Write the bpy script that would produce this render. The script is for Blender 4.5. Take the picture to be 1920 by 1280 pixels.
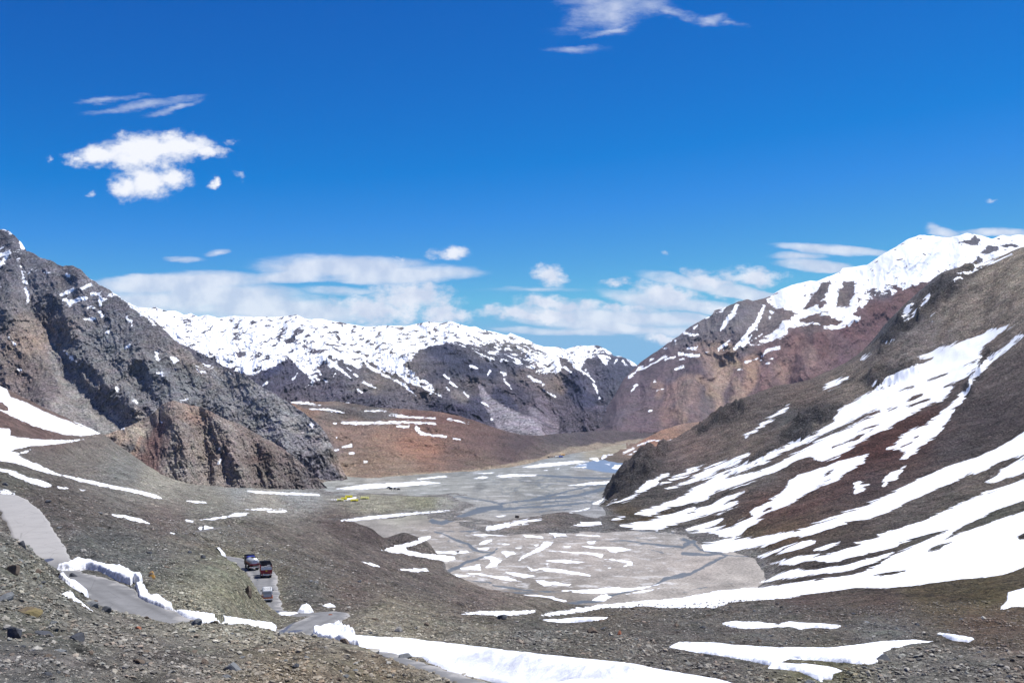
import bpy, bmesh, math, random
import numpy as np
random.seed(7); RNG=np.random.default_rng(11)
scene=bpy.context.scene
for o in list(bpy.data.objects): bpy.data.objects.remove(o)
R=math.radians
# ---------------------------------------------------------------- camera
cam_d=bpy.data.cameras.new('camera'); cam=bpy.data.objects.new('camera',cam_d); scene.collection.objects.link(cam)
cam_d.sensor_width=36; cam_d.lens=36*1867/1920; cam_d.clip_start=.5; cam_d.clip_end=60000
cam.location=(0,0,100); cam.rotation_euler=(R(90)+math.atan(100/1867),0,0)
scene.camera=cam
# ---------------------------------------------------------------- light
SUN_DIR=np.array([.36,.22,.90]); SUN_DIR/=np.linalg.norm(SUN_DIR)
SUN_EL=math.asin(SUN_DIR[2]); SUN_AZ=math.atan2(SUN_DIR[0],SUN_DIR[1])
sd=bpy.data.lights.new('sun','SUN'); sd.energy=4.8; sd.angle=R(.53); sd.color=(1,.98,.95)
so=bpy.data.objects.new('sun',sd); scene.collection.objects.link(so)
so.rotation_euler=(R(90)-SUN_EL,0,math.pi-SUN_AZ)
world=bpy.data.worlds.new('World'); scene.world=world; world.use_nodes=True
scene.view_settings.view_transform='Standard'; scene.view_settings.look='None'
scene.view_settings.gamma=1; scene.view_settings.use_curve_mapping=False; scene.view_settings.exposure=.34
scene.cycles.volume_bounces=0; scene.cycles.max_bounces=6; scene.cycles.diffuse_bounces=3
F=1867.0; HY=740.0; CZ=100.0
PITCH=math.atan((HY-640.0)/F); CP,SP=math.cos(PITCH),math.sin(PITCH)
def unproj(px,py,D):
    cx=(np.asarray(px,float)-960)/F; cy=(640-np.asarray(py,float))/F
    Y=CP-cy*SP; Z=SP+cy*CP
    return np.stack([cx/Y*D, np.broadcast_to(D,cx.shape)*1.0, CZ+Z/Y*D],-1)
def proj(X,Y,Z):
    d=Y*CP+(Z-CZ)*SP; v=-Y*SP+(Z-CZ)*CP
    return 960+F*X/d, 640-F*v/d
def smooth(a,b,x):
    t=np.clip((x-a)/(b-a),0,1); return t*t*(3-2*t)
# ---------------------------------------------------------------- node helper
class NT:
    def __init__(s,nt): s.nt=nt
    def n(s,t,ins=None,**kw):
        x=s.nt.nodes.new(t)
        for k,v in kw.items(): setattr(x,k,v)
        for k,v in (ins or {}).items():
            if hasattr(v,'is_linked') or isinstance(v,bpy.types.NodeSocket): s.nt.links.new(v,x.inputs[k])
            else: x.inputs[k].default_value=v
        return x
    def m(s,op,a,b=None,c=None,clamp=False):
        i={0:a}
        if b is not None: i[1]=b
        if c is not None: i[2]=c
        return s.n('ShaderNodeMath',i,operation=op,use_clamp=clamp).outputs[0]
    def vm(s,op,a,b=None,**k):
        i={0:a}
        if b is not None: i[1]=b
        return s.n('ShaderNodeVectorMath',i,operation=op,**k).outputs[0]
    def noise(s,vec,scale,detail=4,rough=.5,dist=0,lac=2.,**k):
        return s.n('ShaderNodeTexNoise',{'Vector':vec,'Scale':scale,'Detail':detail,'Roughness':rough,'Distortion':dist,'Lacunarity':lac},**k).outputs
    def mr(s,v,a,b,c=0.,d=1.,t='LINEAR'):
        return s.n('ShaderNodeMapRange',{0:v,1:a,2:b,3:c,4:d},interpolation_type=t).outputs[0]
    def mix(s,f,a,b,bt='MIX'):
        x=s.nt.nodes.new('ShaderNodeMix'); x.data_type='RGBA'; x.blend_type=bt
        for k,v in ((0,f),(6,a),(7,b)):
            if isinstance(v,bpy.types.NodeSocket): s.nt.links.new(v,x.inputs[k])
            else: x.inputs[k].default_value=v
        return x.outputs[2]
def build_world():
    w=world.node_tree; w.nodes.clear(); t=NT(w)
    sky=t.n('ShaderNodeTexSky'); sky.sky_type='NISHITA'; sky.sun_disc=False; sky.sun_elevation=SUN_EL; sky.sun_rotation=SUN_AZ
    sky.altitude=4300; sky.air_density=1.0; sky.dust_density=.35; sky.ozone_density=4.5
    # deep polarised high-altitude blue: grade of the sky's own colour, channel by channel
    ch=t.n('ShaderNodeSeparateColor',{0:sky.outputs[0]}).outputs; k=SKY_STR
    r_=t.m('MINIMUM',t.m('MAXIMUM',t.m('MULTIPLY',t.m('SUBTRACT',ch[0],.128/k),.95),.002/k),.19/k)
    g_=t.m('MINIMUM',t.m('MULTIPLY',t.m('POWER',t.m('MULTIPLY',ch[1],k/.202),1.54),.129/k),.39/k)
    b_=t.m('MINIMUM',t.m('MULTIPLY',t.m('POWER',t.m('MULTIPLY',ch[2],k/.423),.97),.483/k),.61/k)
    base=t.n('ShaderNodeCombineColor',{0:r_,1:g_,2:b_}).outputs[0]
    g=t.n('ShaderNodeTexCoord').outputs['Generated']
    s=t.n('ShaderNodeSeparateXYZ',{0:g}); y=t.m('MAXIMUM',t.m('ABSOLUTE',s.outputs[1]),.02)
    a=t.m('MULTIPLY',t.m('DIVIDE',s.outputs[0],y),F/100); e=t.m('MULTIPLY',t.m('DIVIDE',s.outputs[2],y),F/100)
    p=t.n('ShaderNodeCombineXYZ',{0:a,1:e,2:0.}).outputs[0]      # direction on the sky, 1 unit = 3 degrees
    def ell(items,amp,scl,det,stretch,sz=88.):
        q=t.vm('MULTIPLY',p,(1/stretch,1,1))
        nz=t.noise(q,scl,det,.6)[1]
        d=t.vm('MULTIPLY',t.vm('SUBTRACT',nz,(.5,.5,.5)),(amp*stretch,amp,0))
        pw=t.vm('ADD',p,d); acc=None
        for (x,yy,rx,ry,rot,st) in items:
            w0=unproj(x,yy,1.0); cx=w0[0]*F/100; cy=(w0[2]-CZ)*F/100
            mp=t.n('ShaderNodeMapping',{'Vector':pw,'Location':(cx,cy,0),'Rotation':(0,0,-R(rot)),'Scale':(rx/sz,ry/sz,1)},vector_type='TEXTURE').outputs[0]
            gr=t.n('ShaderNodeTexGradient',{0:mp},gradient_type='SPHERICAL').outputs[1]
            v=t.m('MULTIPLY',gr,st*(1.35 if yy>470 and sz>90 else 1.))
            acc=v if acc is None else t.m('MAXIMUM',acc,v)
        return acc,q
    # puffy clouds: x, y, rx, ry, rotation, strength (where they stand in the sky)
    cum=[(270,285,115,42,0,1.3),(190,292,70,26,-4,1.2),(340,275,80,34,0,1.2),(385,285,55,16,0,1.),(145,297,40,14,0,.8),(245,300,60,30,0,1.1),
         (275,342,62,40,10,1.2),(320,335,55,28,0,1.1),(235,352,40,34,40,.9),(406,340,14,13,0,.95),(450,330,16,14,0,.45),(172,365,10,10,0,.35),(92,293,9,9,0,.4),(430,268,18,8,0,.35),
         (1030,518,42,26,10,.75),(1155,532,32,10,0,.55),(845,475,55,16,0,.62),(750,482,14,8,0,.3),
         (770,560,110,45,0,.8),(700,580,150,38,0,.7),(830,590,70,22,0,.8),(1060,572,120,20,4,.75),(1250,552,80,34,12,.75),(1330,530,70,26,18,.7),(1010,590,160,22,4,.8),(1410,518,80,22,5,.75),(1180,578,150,16,3,.5),(1345,572,90,14,2,.6),(1250,475,14,7,0,.3),(1860,374,16,6,0,.5),(1240,636,55,16,10,.6),(1290,605,80,10,6,.5)]
    streak=[(1150,592,230,17,3,.72),(1390,548,190,15,11,.72),(1260,566,150,16,8,.6),(640,500,170,24,0,.75),(740,512,160,20,0,.75),(560,515,110,16,-3,.6),(330,530,190,22,-2,.75),(420,560,200,36,3,.72),(520,580,260,28,2,.7),(300,560,180,30,0,.6),(640,545,120,10,0,.3),
            (1140,610,210,13,4,.7),(1560,468,120,11,4,.6),(1540,498,80,13,5,.6),(1500,480,60,8,0,.4),(1780,440,50,12,20,.4),(1880,436,90,9,0,.5),(345,490,40,6,0,.35),(410,478,26,8,-12,.4),(1060,620,150,9,0,.4),(1000,545,120,5,0,.15)]
    cir=[(1150,20,100,42,-10,.75),(1210,14,70,28,0,.6),(1120,5,80,26,0,.6),(1140,55,75,9,-14,.7),(1260,22,45,14,20,.6),(1325,40,40,14,0,.7),(1370,45,50,7,0,.5),(1075,93,75,9,0,.45),(210,182,80,8,-3,.6),(270,198,120,11,-8,.6),(320,205,60,9,-14,.7),(180,186,50,5,10,.4),(1100,60,90,12,0,.3)]
    A1,q1=ell(cum,.42,3.0,8,1.5,96.)
    A2,q2=ell(streak,.28,1.9,5,3.2)
    A3,q3=ell(cir,.5,1.8,7,2.6)
    n1=t.noise(q1,5.,7,.62)[0]; n2=t.noise(q2,3.,7,.6)[0]; n3=t.noise(q3,4.,8,.68)[0]
    c1=t.mr(t.m('ADD',A1,t.m('MULTIPLY',t.m('SUBTRACT',n1,.5),1.35)),.04,.78,0,1,'SMOOTHSTEP')
    c2=t.mr(t.m('ADD',A2,t.m('MULTIPLY',t.m('SUBTRACT',n2,.5),.75)),-.16,.44,0,.88,'SMOOTHSTEP')
    c3=t.mr(t.m('ADD',A3,t.m('MULTIPLY',t.m('SUBTRACT',n3,.5),1.1)),.0,.8,0,.62,'SMOOTHSTEP')
    c1,c2,c3=[t.m('MULTIPLY',c,t.mr(A,0,.16,0,1,'SMOOTHSTEP')) for c,A in ((c1,A1),(c2,A2),(c3,A3))]
    al=t.m('MAXIMUM',t.m('MAXIMUM',c1,c2),c3)
    sh=t.noise(p,2.2,4,.5)[0]
    ccol=t.mix(t.mr(sh,.38,.62),(.50,.56,.69,1),(.69,.72,.79,1))
    # whiter where the cloud is thick, and the high one against the blue is the brightest
    hi=t.m('MULTIPLY',t.mr(e,1.9,3.2,0,1),t.mr(A1,.25,.8,0,1))
    ccol=t.mix(hi,ccol,(.78,.79,.83,1))
    clouds=t.mix(t.m('MULTIPLY',al,.95),base,t.vm('MULTIPLY',ccol,(1/SKY_STR,)*3))
    bg=t.n('ShaderNodeBackground',{0:clouds,1:SKY_STR}); out=t.n('ShaderNodeOutputWorld',{0:bg.outputs[0]})
SKY_STR=.1
build_world()
# ---- control points of the ground seen in the picture: (pixel x, pixel y, distance) -------
VIS=[
# near slope under the viewer
(-300,1200,24),(0,1280,22),(0,1200,32),(0,1100,60),(0,1010,105),(-300,980,110),(60,1060,95),(100,1150,50),(100,1072,108),(60,1240,26),
(170,1172,82),(200,1200,45),(200,1280,24),(130,1110,95),(340,1200,50),(260,1190,60),(430,1210,51),(500,1217,52),(550,1224,52),(600,1230,51),(650,1238,50),(700,1252,46),(760,1278,41),(820,1300,38),
(400,1280,28),(600,1280,32),(750,1320,33),(900,1350,33),(300,1235,35),(500,1240,38),(0,1400,14),(500,1400,18),(1000,1400,32),(1500,1400,36),(2000,1400,36),(2300,1250,60),
# beyond the first road bend
(200,1040,140),(300,1080,128),(400,1150,118),(330,1130,118),(450,1100,136),(440,1057,160),(380,1048,163),(468,1082,156),(474,1105,152),(480,1135,148),(512,1168,138),
(420,1185,116),(500,1190,118),(150,1050,128),(250,1062,128),(300,1018,180),(330,1032,172),(200,985,215),(100,958,215),(60,940,215),(0,942,190),(-250,935,190),(0,905,270),(-250,890,300),
(0,865,420),(0,835,560),(0,800,690),(0,760,860),(0,725,1020),(-300,800,500),(-300,700,800),
(100,905,400),(100,850,700),(200,925,470),(300,940,540),(400,955,590),(480,965,640),(100,800,860),(200,822,980),(230,880,640),(150,868,700),(100,883,560),
(300,907,880),(200,893,820),(400,930,800),(480,930,900),(400,914,1000),(540,960,800),(560,922,1000),
# slope behind the lorries
(400,1000,330),(300,1000,270),(400,1030,250),(500,1030,300),(600,1060,300),(600,1000,430),(560,975,560),(700,1040,420),(760,1050,480),(560,1090,225),(600,1122,200),(550,1120,192),(640,1145,190),(540,1070,250),
(470,1045,262),
(700,1100,300),(800,1100,360),(800,1125,290),(900,1120,400),(900,1140,310),(1000,1142,400),(860,1150,270),
# hummock by the river
(640,977,560),(700,984,585),(760,993,605),(800,1003,620),(620,1000,520),(700,1010,600),
# terrace
(640,955,830),(720,950,860),(800,943,900),(860,940,930),(640,935,960),(760,928,1000),
# right of the road, near mounds
(700,1152,172),(720,1137,186),(800,1160,192),(660,1150,165),(900,1162,205),(850,1152,205),(1000,1168,212),(1000,1200,152),(800,1195,124),(700,1190,116),(640,1175,128),
(940,1185,160),(1000,1220,100),(1150,1243,90),(1300,1268,80),(1000,1280,70),(850,1270,80),(1200,1290,62),(900,1240,92),(800,1215,104),
(1100,1175,190),(1150,1157,225),(1250,1149,235),(1320,1142,240),(1400,1140,236),(1480,1138,236),(1550,1138,232),(1620,1150,222),(1700,1163,212),(1780,1182,190),(1850,1190,182),(1920,1197,172),(2200,1215,150),
(1500,1200,142),(1400,1175,175),(1700,1222,112),(1900,1252,76),(1500,1280,66),(1900,1290,58),(1300,1222,128),(1700,1290,58),(1600,1250,88),(1400,1245,98),(1600,1180,165),
# brown slope and the big right hillside
(1300,1137,440),(1500,1112,430),(1700,1102,400),(1900,1090,375),(1900,1150,290),(1650,1140,320),(1450,1132,400),(1850,1165,265),(2200,1100,330),
(1200,960,835),(1250,975,790),(1300,950,825),(1400,900,855),(1500,850,885),(1600,800,905),(1700,750,925),(1800,700,935),(1900,625,950),(2200,450,950),
(1200,900,950),(1250,880,1000),(1350,850,1000),(1450,790,1040),(1600,730,1050),(1750,640,1050),(1850,580,1050),
(1200,851,1120),(1250,831,1170),(1300,802,1210),(1340,778,1210),(1390,748,1210),(1450,726,1210),(1510,715,1200),(1570,688,1195),(1620,659,1190),(1665,603,1200),(1720,550,1190),(1762,512,1180),(1815,499,1160),(1865,490,1140),(1920,467,1120),(2200,380,1100),
(1142,928,960),(1160,897,1010),(1176,878,1060),
(1400,950,760),(1500,940,730),(1600,900,740),(1700,880,740),(1800,840,740),(1900,800,740),(1500,1015,610),(1600,990,610),(1700,980,600),(1800,950,600),(1900,920,600),
(1600,1060,500),(1750,1035,490),(1900,1010,480),(1900,1060,430),(1500,1090,480),(1700,1080,450),(2200,900,450),
(1100,975,790),(1050,985,755),(1000,985,745),(1050,965,815),
]
# points on the flat (z = 0): where slopes run out
TOE=[(830,1064),(800,1040),(750,1078),(720,1029),(760,1020),(812,1010),(950,1112),(1040,1127),(870,1085),(900,997),(900,985),(960,1003),(1060,1000),(1165,992),(1235,996),(1290,999),(1330,1006),(1312,1023),(1380,1036),(1430,1062),(1440,1095),(1380,1112),(1280,1125),(1200,1132),(1120,1137),
(1128,946),(1138,930),(1075,958),(1000,972),(640,973),(700,968),(780,960),(860,955),(900,942),(880,930),(640,912),(700,925)]
# hidden ground (pixel x at that distance, distance, height)
HID=[(340,75,81),(520,78,75.2),(600,80,74.6),(640,78,75.6),(720,70,77.2),(760,62,79),(200,62,84.5),(440,75,80),
(440,185,69),(400,200,69),(470,180,64),(430,225,62.5),
(560,640,14),(640,650,12),(700,680,2),(770,700,-3),(640,730,-2),(830,690,-4),(850,620,-6),
(720,215,56),(780,225,52),(850,240,48),
(1000,260,38),(1150,300,32),(1250,310,28),(1400,310,28),(1550,300,32),(1700,270,38),(1850,225,50),(1900,215,52),(1050,380,12),(1250,400,8),
(1000,560,-8),(900,560,-8),(1000,650,-10),(1150,600,-10),(1250,620,-8),(1000,700,-6),(1380,560,-5),(1380,600,-6),(1250,560,-8),(1100,520,-6),(950,600,-10),(1330,640,-5),
(1130,1100,-5),(1160,1250,-5),(1200,1350,5),(1300,1450,20),(1450,1480,50),(1600,1500,80),(1800,1450,130),(1920,1450,190),(2200,1450,250),
(950,880,-6),(1000,950,-6),(1000,1200,-10),(700,1150,-6),(500,1200,-4),(300,1200,6),(100,1300,40),(-200,1300,120),(900,1500,-10),(600,1500,-10),(300,1500,10),(1000,2200,-10),(300,2200,10),(1700,2200,60),(700,850,2),(1080,890,-5),
(1100,870,-5),
(480,1060,2),(620,1060,-1),(700,1040,-1),(780,1020,-2),(880,960,-3),
]
ROAD_A=[(-60,925,205),(0,930,195),(30,950,172),(50,975,158),(66,1005,146),(80,1035,134),(92,1062,126),(110,1079,119),(150,1089,115),(195,1108,111),(240,1132,106),(290,1158,102),(345,1186,98),(450,1205,99),(540,1212,104),(610,1218,103),(680,1230,99),(745,1252,87),(830,1283,75),(930,1320,62)]
ROAD_B=[(556,1204,113),(548,1190,126),(572,1176,136),(606,1160,146),(618,1153,152),(596,1150,158),(552,1154,163),(508,1151,169),(497,1140,176),(494,1120,187),(492,1100,203),(494,1082,222),(482,1068,236),(460,1058,248),(430,1048,262),(400,1043,272)]
ROAD_C=[(300,1012,262),(330,1005,285),(360,998,305),(385,993,320),(412,989,338),(440,986,350)]
def catmull(P,n=12):
    P=np.asarray(P,float); P=np.vstack([2*P[0]-P[1],P,2*P[-1]-P[-2]]); out=[]
    for i in range(1,len(P)-2):
        p0,p1,p2,p3=P[i-1:i+3]
        for k in range(n):
            t=k/n; out.append(.5*((2*p1)+(-p0+p2)*t+(2*p0-5*p1+4*p2-p3)*t*t+(-p0+3*p1-3*p2+p3)*t**3))
    out.append(P[-2]); return np.array(out)
def road_world(R):
    R=np.array(R,float); return catmull(unproj(R[:,0],R[:,1],R[:,2]),12)
ROADS=[(road_world(ROAD_A),2.9),(road_world(ROAD_B),2.9),(road_world(ROAD_C),2.2)]
def ctrl():
    P=[]
    for x,y,d in VIS+ROAD_A[1:-1:2]+ROAD_B[::2]+ROAD_C[1::2]:
        w=unproj(x,y,d); P.append((w[0]/w[1]*F, d, (w[2]-CZ)/d*F))
    for x,y in TOE:
        # distance where the view ray meets z=0
        w=unproj(x,y,1.0); d=CZ/(CZ-w[2]); P.append((w[0]*F,d,-CZ/d*F))
    for x,d,z in HID:
        P.append((x-960,d,(z-CZ)/d*F))
    return np.array(P)
def feat(a,D): return np.stack([a/170.0, np.log(D)*3.4],-1)
_P=ctrl(); _C=feat(_P[:,0],_P[:,1])
def kern(r2): return .5*r2*np.log(r2+1e-12)
def solve():
    n=len(_C); r2=((_C[:,None]-_C[None])**2).sum(-1); K=kern(r2)+np.eye(n)*0.02
    A=np.zeros((n+3,n+3)); A[:n,:n]=K; A[:n,n]=1; A[:n,n+1:]=_C; A[n:,:n]=A[:n,n:].T
    b=np.zeros(n+3); b[:n]=_P[:,2]
    return np.linalg.solve(A,b)
_W=solve()
def ground_q(a,D):
    """a: F*X/Y, D: Y -> height"""
    f=feat(a,D).reshape(-1,2); out=np.empty(len(f)); n=len(_C)
    for i in range(0,len(f),20000):
        g=f[i:i+20000]; r2=((g[:,None,:]-_C[None])**2).sum(-1)
        out[i:i+20000]=kern(r2)@_W[:n]+_W[n]+g@_W[n+1:]
    return out.reshape(np.shape(a))
def ground_z(a,D):
    z=CZ+ground_q(a,D)*D/F
    X=a*D/F
    for line,hw in ROADS:
        L=line; near=np.zeros(z.shape,bool)
        lo=L[:,:2].min(0)-14; hi=L[:,:2].max(0)+14
        m=(X>lo[0])&(X<hi[0])&(D>lo[1])&(D<hi[1])
        if not m.any(): continue
        xs,ys=X[m],D[m]; best=np.full(xs.shape,1e9); zr=np.zeros(xs.shape)
        for p,q in zip(L[:-1],L[1:]):
            d=q-p; l2=d[0]**2+d[1]**2+1e-9
            t=np.clip(((xs-p[0])*d[0]+(ys-p[1])*d[1])/l2,0,1)
            dd=np.hypot(xs-p[0]-t*d[0],ys-p[1]-t*d[1]); k=dd<best
            best[k]=dd[k]; zr[k]=(p[2]+t*d[2])[k]
        w=1-smooth(hw+.6,hw+6.5,best)
        z[m]=z[m]*(1-w)+(zr-.12)*w
    return z
# ---------------------------------------------------------------- numpy noise
def _h(ix,iy,s):
    n=(ix.astype(np.int64)*374761393+iy.astype(np.int64)*668265263+s*974634777)&0x7fffffff
    n=((n^(n>>13))*1274126177)&0x7fffffff
    return ((n^(n>>16))&0xffff)/65535.0*2*math.pi
def perlin(x,y,s=0):
    x=np.asarray(x,float); y=np.asarray(y,float)
    ix=np.floor(x); iy=np.floor(y); fx=x-ix; fy=y-iy
    u=fx*fx*fx*(fx*(fx*6-15)+10); v=fy*fy*fy*(fy*(fy*6-15)+10)
    def g(dx,dy):
        a=_h(ix+dx,iy+dy,s); return np.cos(a)*(fx-dx)+np.sin(a)*(fy-dy)
    a=g(0,0)*(1-u)+g(1,0)*u; b=g(0,1)*(1-u)+g(1,1)*u
    return (a*(1-v)+b*v)*1.4
def fbm(x,y,o=5,s=0,g=.5):
    r=0; a=1; t=0
    for k in range(o): r=r+a*perlin(x*2**k+17.3*k,y*2**k-9.1*k,s+k); t+=a; a*=g
    return r/t
def ridged(x,y,o=6,s=0,g=.55):
    r=0; a=1; t=0; w=1.
    for k in range(o):
        n=1-np.abs(perlin(x*2.03**k+31.7*k,y*2.03**k+5.9*k,s+k))*1.6; n=np.clip(n,0,1)**1.6
        r=r+a*n*w; t+=a; a*=g; w=np.clip(n*1.3,.25,1)
    return r/t
# ---------------------------------------------------------------- shapes traced as outlines
def sdf_poly(px,py,poly,pad=14.):
    """signed distance (inside positive) to a closed outline, -pad outside its box"""
    P=np.asarray(poly,float); out=np.full(px.shape,-pad)
    lo=P.min(0)-pad; hi=P.max(0)+pad
    m=(px>lo[0])&(px<hi[0])&(py>lo[1])&(py<hi[1])
    if not m.any(): return out
    x=px[m]; y=py[m]; best=np.full(x.shape,1e9); ins=np.zeros(x.shape,bool)
    for a,b in zip(P,np.roll(P,-1,0)):
        d=b-a; l2=d@d+1e-9; t=np.clip(((x-a[0])*d[0]+(y-a[1])*d[1])/l2,0,1)
        best=np.minimum(best,(x-a[0]-t*d[0])**2+(y-a[1]-t*d[1])**2)
        if d[1]!=0:
            c=((a[1]>y)!=(b[1]>y))&(x<d[0]*(y-a[1])/d[1]+a[0]); ins^=c
    r=np.sqrt(best); out[m]=np.maximum(np.where(ins,r,-r),-pad); return out
def sdf_line(px,py,line,pad=14.):
    """line of (x,y,halfwidth): halfwidth - distance"""
    P=np.asarray(line,float); out=np.full(px.shape,-pad); w=P[:,2].max()+pad
    lo=P[:,:2].min(0)-w; hi=P[:,:2].max(0)+w
    m=(px>lo[0])&(px<hi[0])&(py>lo[1])&(py<hi[1])
    if not m.any(): return out
    x=px[m]; y=py[m]; best=np.full(x.shape,-1e9)
    for a,b in zip(P[:-1],P[1:]):
        d=(b-a)[:2]; l2=d@d+1e-9; t=np.clip(((x-a[0])*d[0]+(y-a[1])*d[1])/l2,0,1)
        best=np.maximum(best,a[2]+t*(b[2]-a[2])-np.hypot(x-a[0]-t*d[0],y-a[1]-t*d[1]))
    out[m]=np.maximum(best,-pad); return out
def stroke(px,py,line,soft):
    """0..1 weight of a soft painted band"""
    return smooth(-soft,soft*.4,sdf_line(px,py,line,soft+2))
def conv(pts,ox,oy,k): return [(ox+x/k,oy+y/k)+tuple(r) for x,y,*r in pts]
def Z2(*p): return conv(p,640,880,3.)
def Z3(*p): return conv(p,1280,880,3.)
# colours: given as they look in full light, turned into surface colour
KALB=1.0
def srgb(c): c=np.asarray(c,float)/255.; return np.where(c<=.04045,c/12.92,((c+.055)/1.055)**2.4)
def alb(c): return srgb(c)*KALB
def idw(px,py,pts,pw=3.,sx=1.,sy=1.6,warp=18.,seed=5):
    P=np.array([(x,y) for x,y,_ in pts],float); C=np.array([alb(c) for *_,c in pts])
    qx=px+warp*fbm(px/60,py/45,4,seed); qy=py+warp*.7*fbm(px/55,py/40,4,seed+9)
    num=np.zeros(px.shape+(3,)); den=np.zeros(px.shape)
    for p,c in zip(P,C):
        w=1/((((qx-p[0])*sx)**2+((qy-p[1])*sy)**2+60)**(pw/2)); num+=w[...,None]*c; den+=w
    return num/den[...,None]
# ---------------------------------------------------------------- mesh from a grid
def link(o): scene.collection.objects.link(o); return o
def tag(o,label=None,cat=None,group=None,kind=None):
    if label: o['label']=label
    if cat: o['category']=cat
    if group: o['group']=group
    if kind: o['kind']=kind
    return o
def mesh_obj(name,V,Fc,mat=None,attrs={},smoothsh=True):
    me=bpy.data.meshes.new(name); V=np.ascontiguousarray(V,np.float32); Fc=np.ascontiguousarray(Fc,np.int32)
    k=Fc.shape[1]
    me.vertices.add(len(V)); me.vertices.foreach_set('co',V.ravel())
    me.loops.add(Fc.size); me.loops.foreach_set('vertex_index',Fc.ravel())
    me.polygons.add(len(Fc)); me.polygons.foreach_set('loop_start',np.arange(0,Fc.size,k,dtype=np.int32))
    try: me.polygons.foreach_set('loop_total',np.full(len(Fc),k,np.int32))
    except Exception: pass
    me.polygons.foreach_set('use_smooth',np.full(len(Fc),smoothsh))
    for an,(ty,val) in attrs.items():
        A=me.attributes.new(an,'FLOAT_COLOR' if ty=='C' else 'FLOAT','POINT')
        if ty=='C':
            c=np.ones((len(V),4),np.float32); c[:,:3]=val.reshape(-1,3); A.data.foreach_set('color',c.ravel())
        else: A.data.foreach_set('value',np.ascontiguousarray(val.ravel(),np.float32))
    me.update(calc_edges=True)
    if mat: me.materials.append(mat)
    return link(bpy.data.objects.new(name,me))
def grid_faces(nr,nc,keep=None):
    i=np.arange(nr*nc).reshape(nr,nc)
    f=np.stack([i[:-1,:-1],i[:-1,1:],i[1:,1:],i[1:,:-1]],-1)
    if keep is not None: return f[keep]
    return f.reshape(-1,4)
def compact(V,Fc,arrs):
    u,inv=np.unique(Fc,return_inverse=True); return V[u],inv.reshape(Fc.shape),[a[u] for a in arrs]
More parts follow.
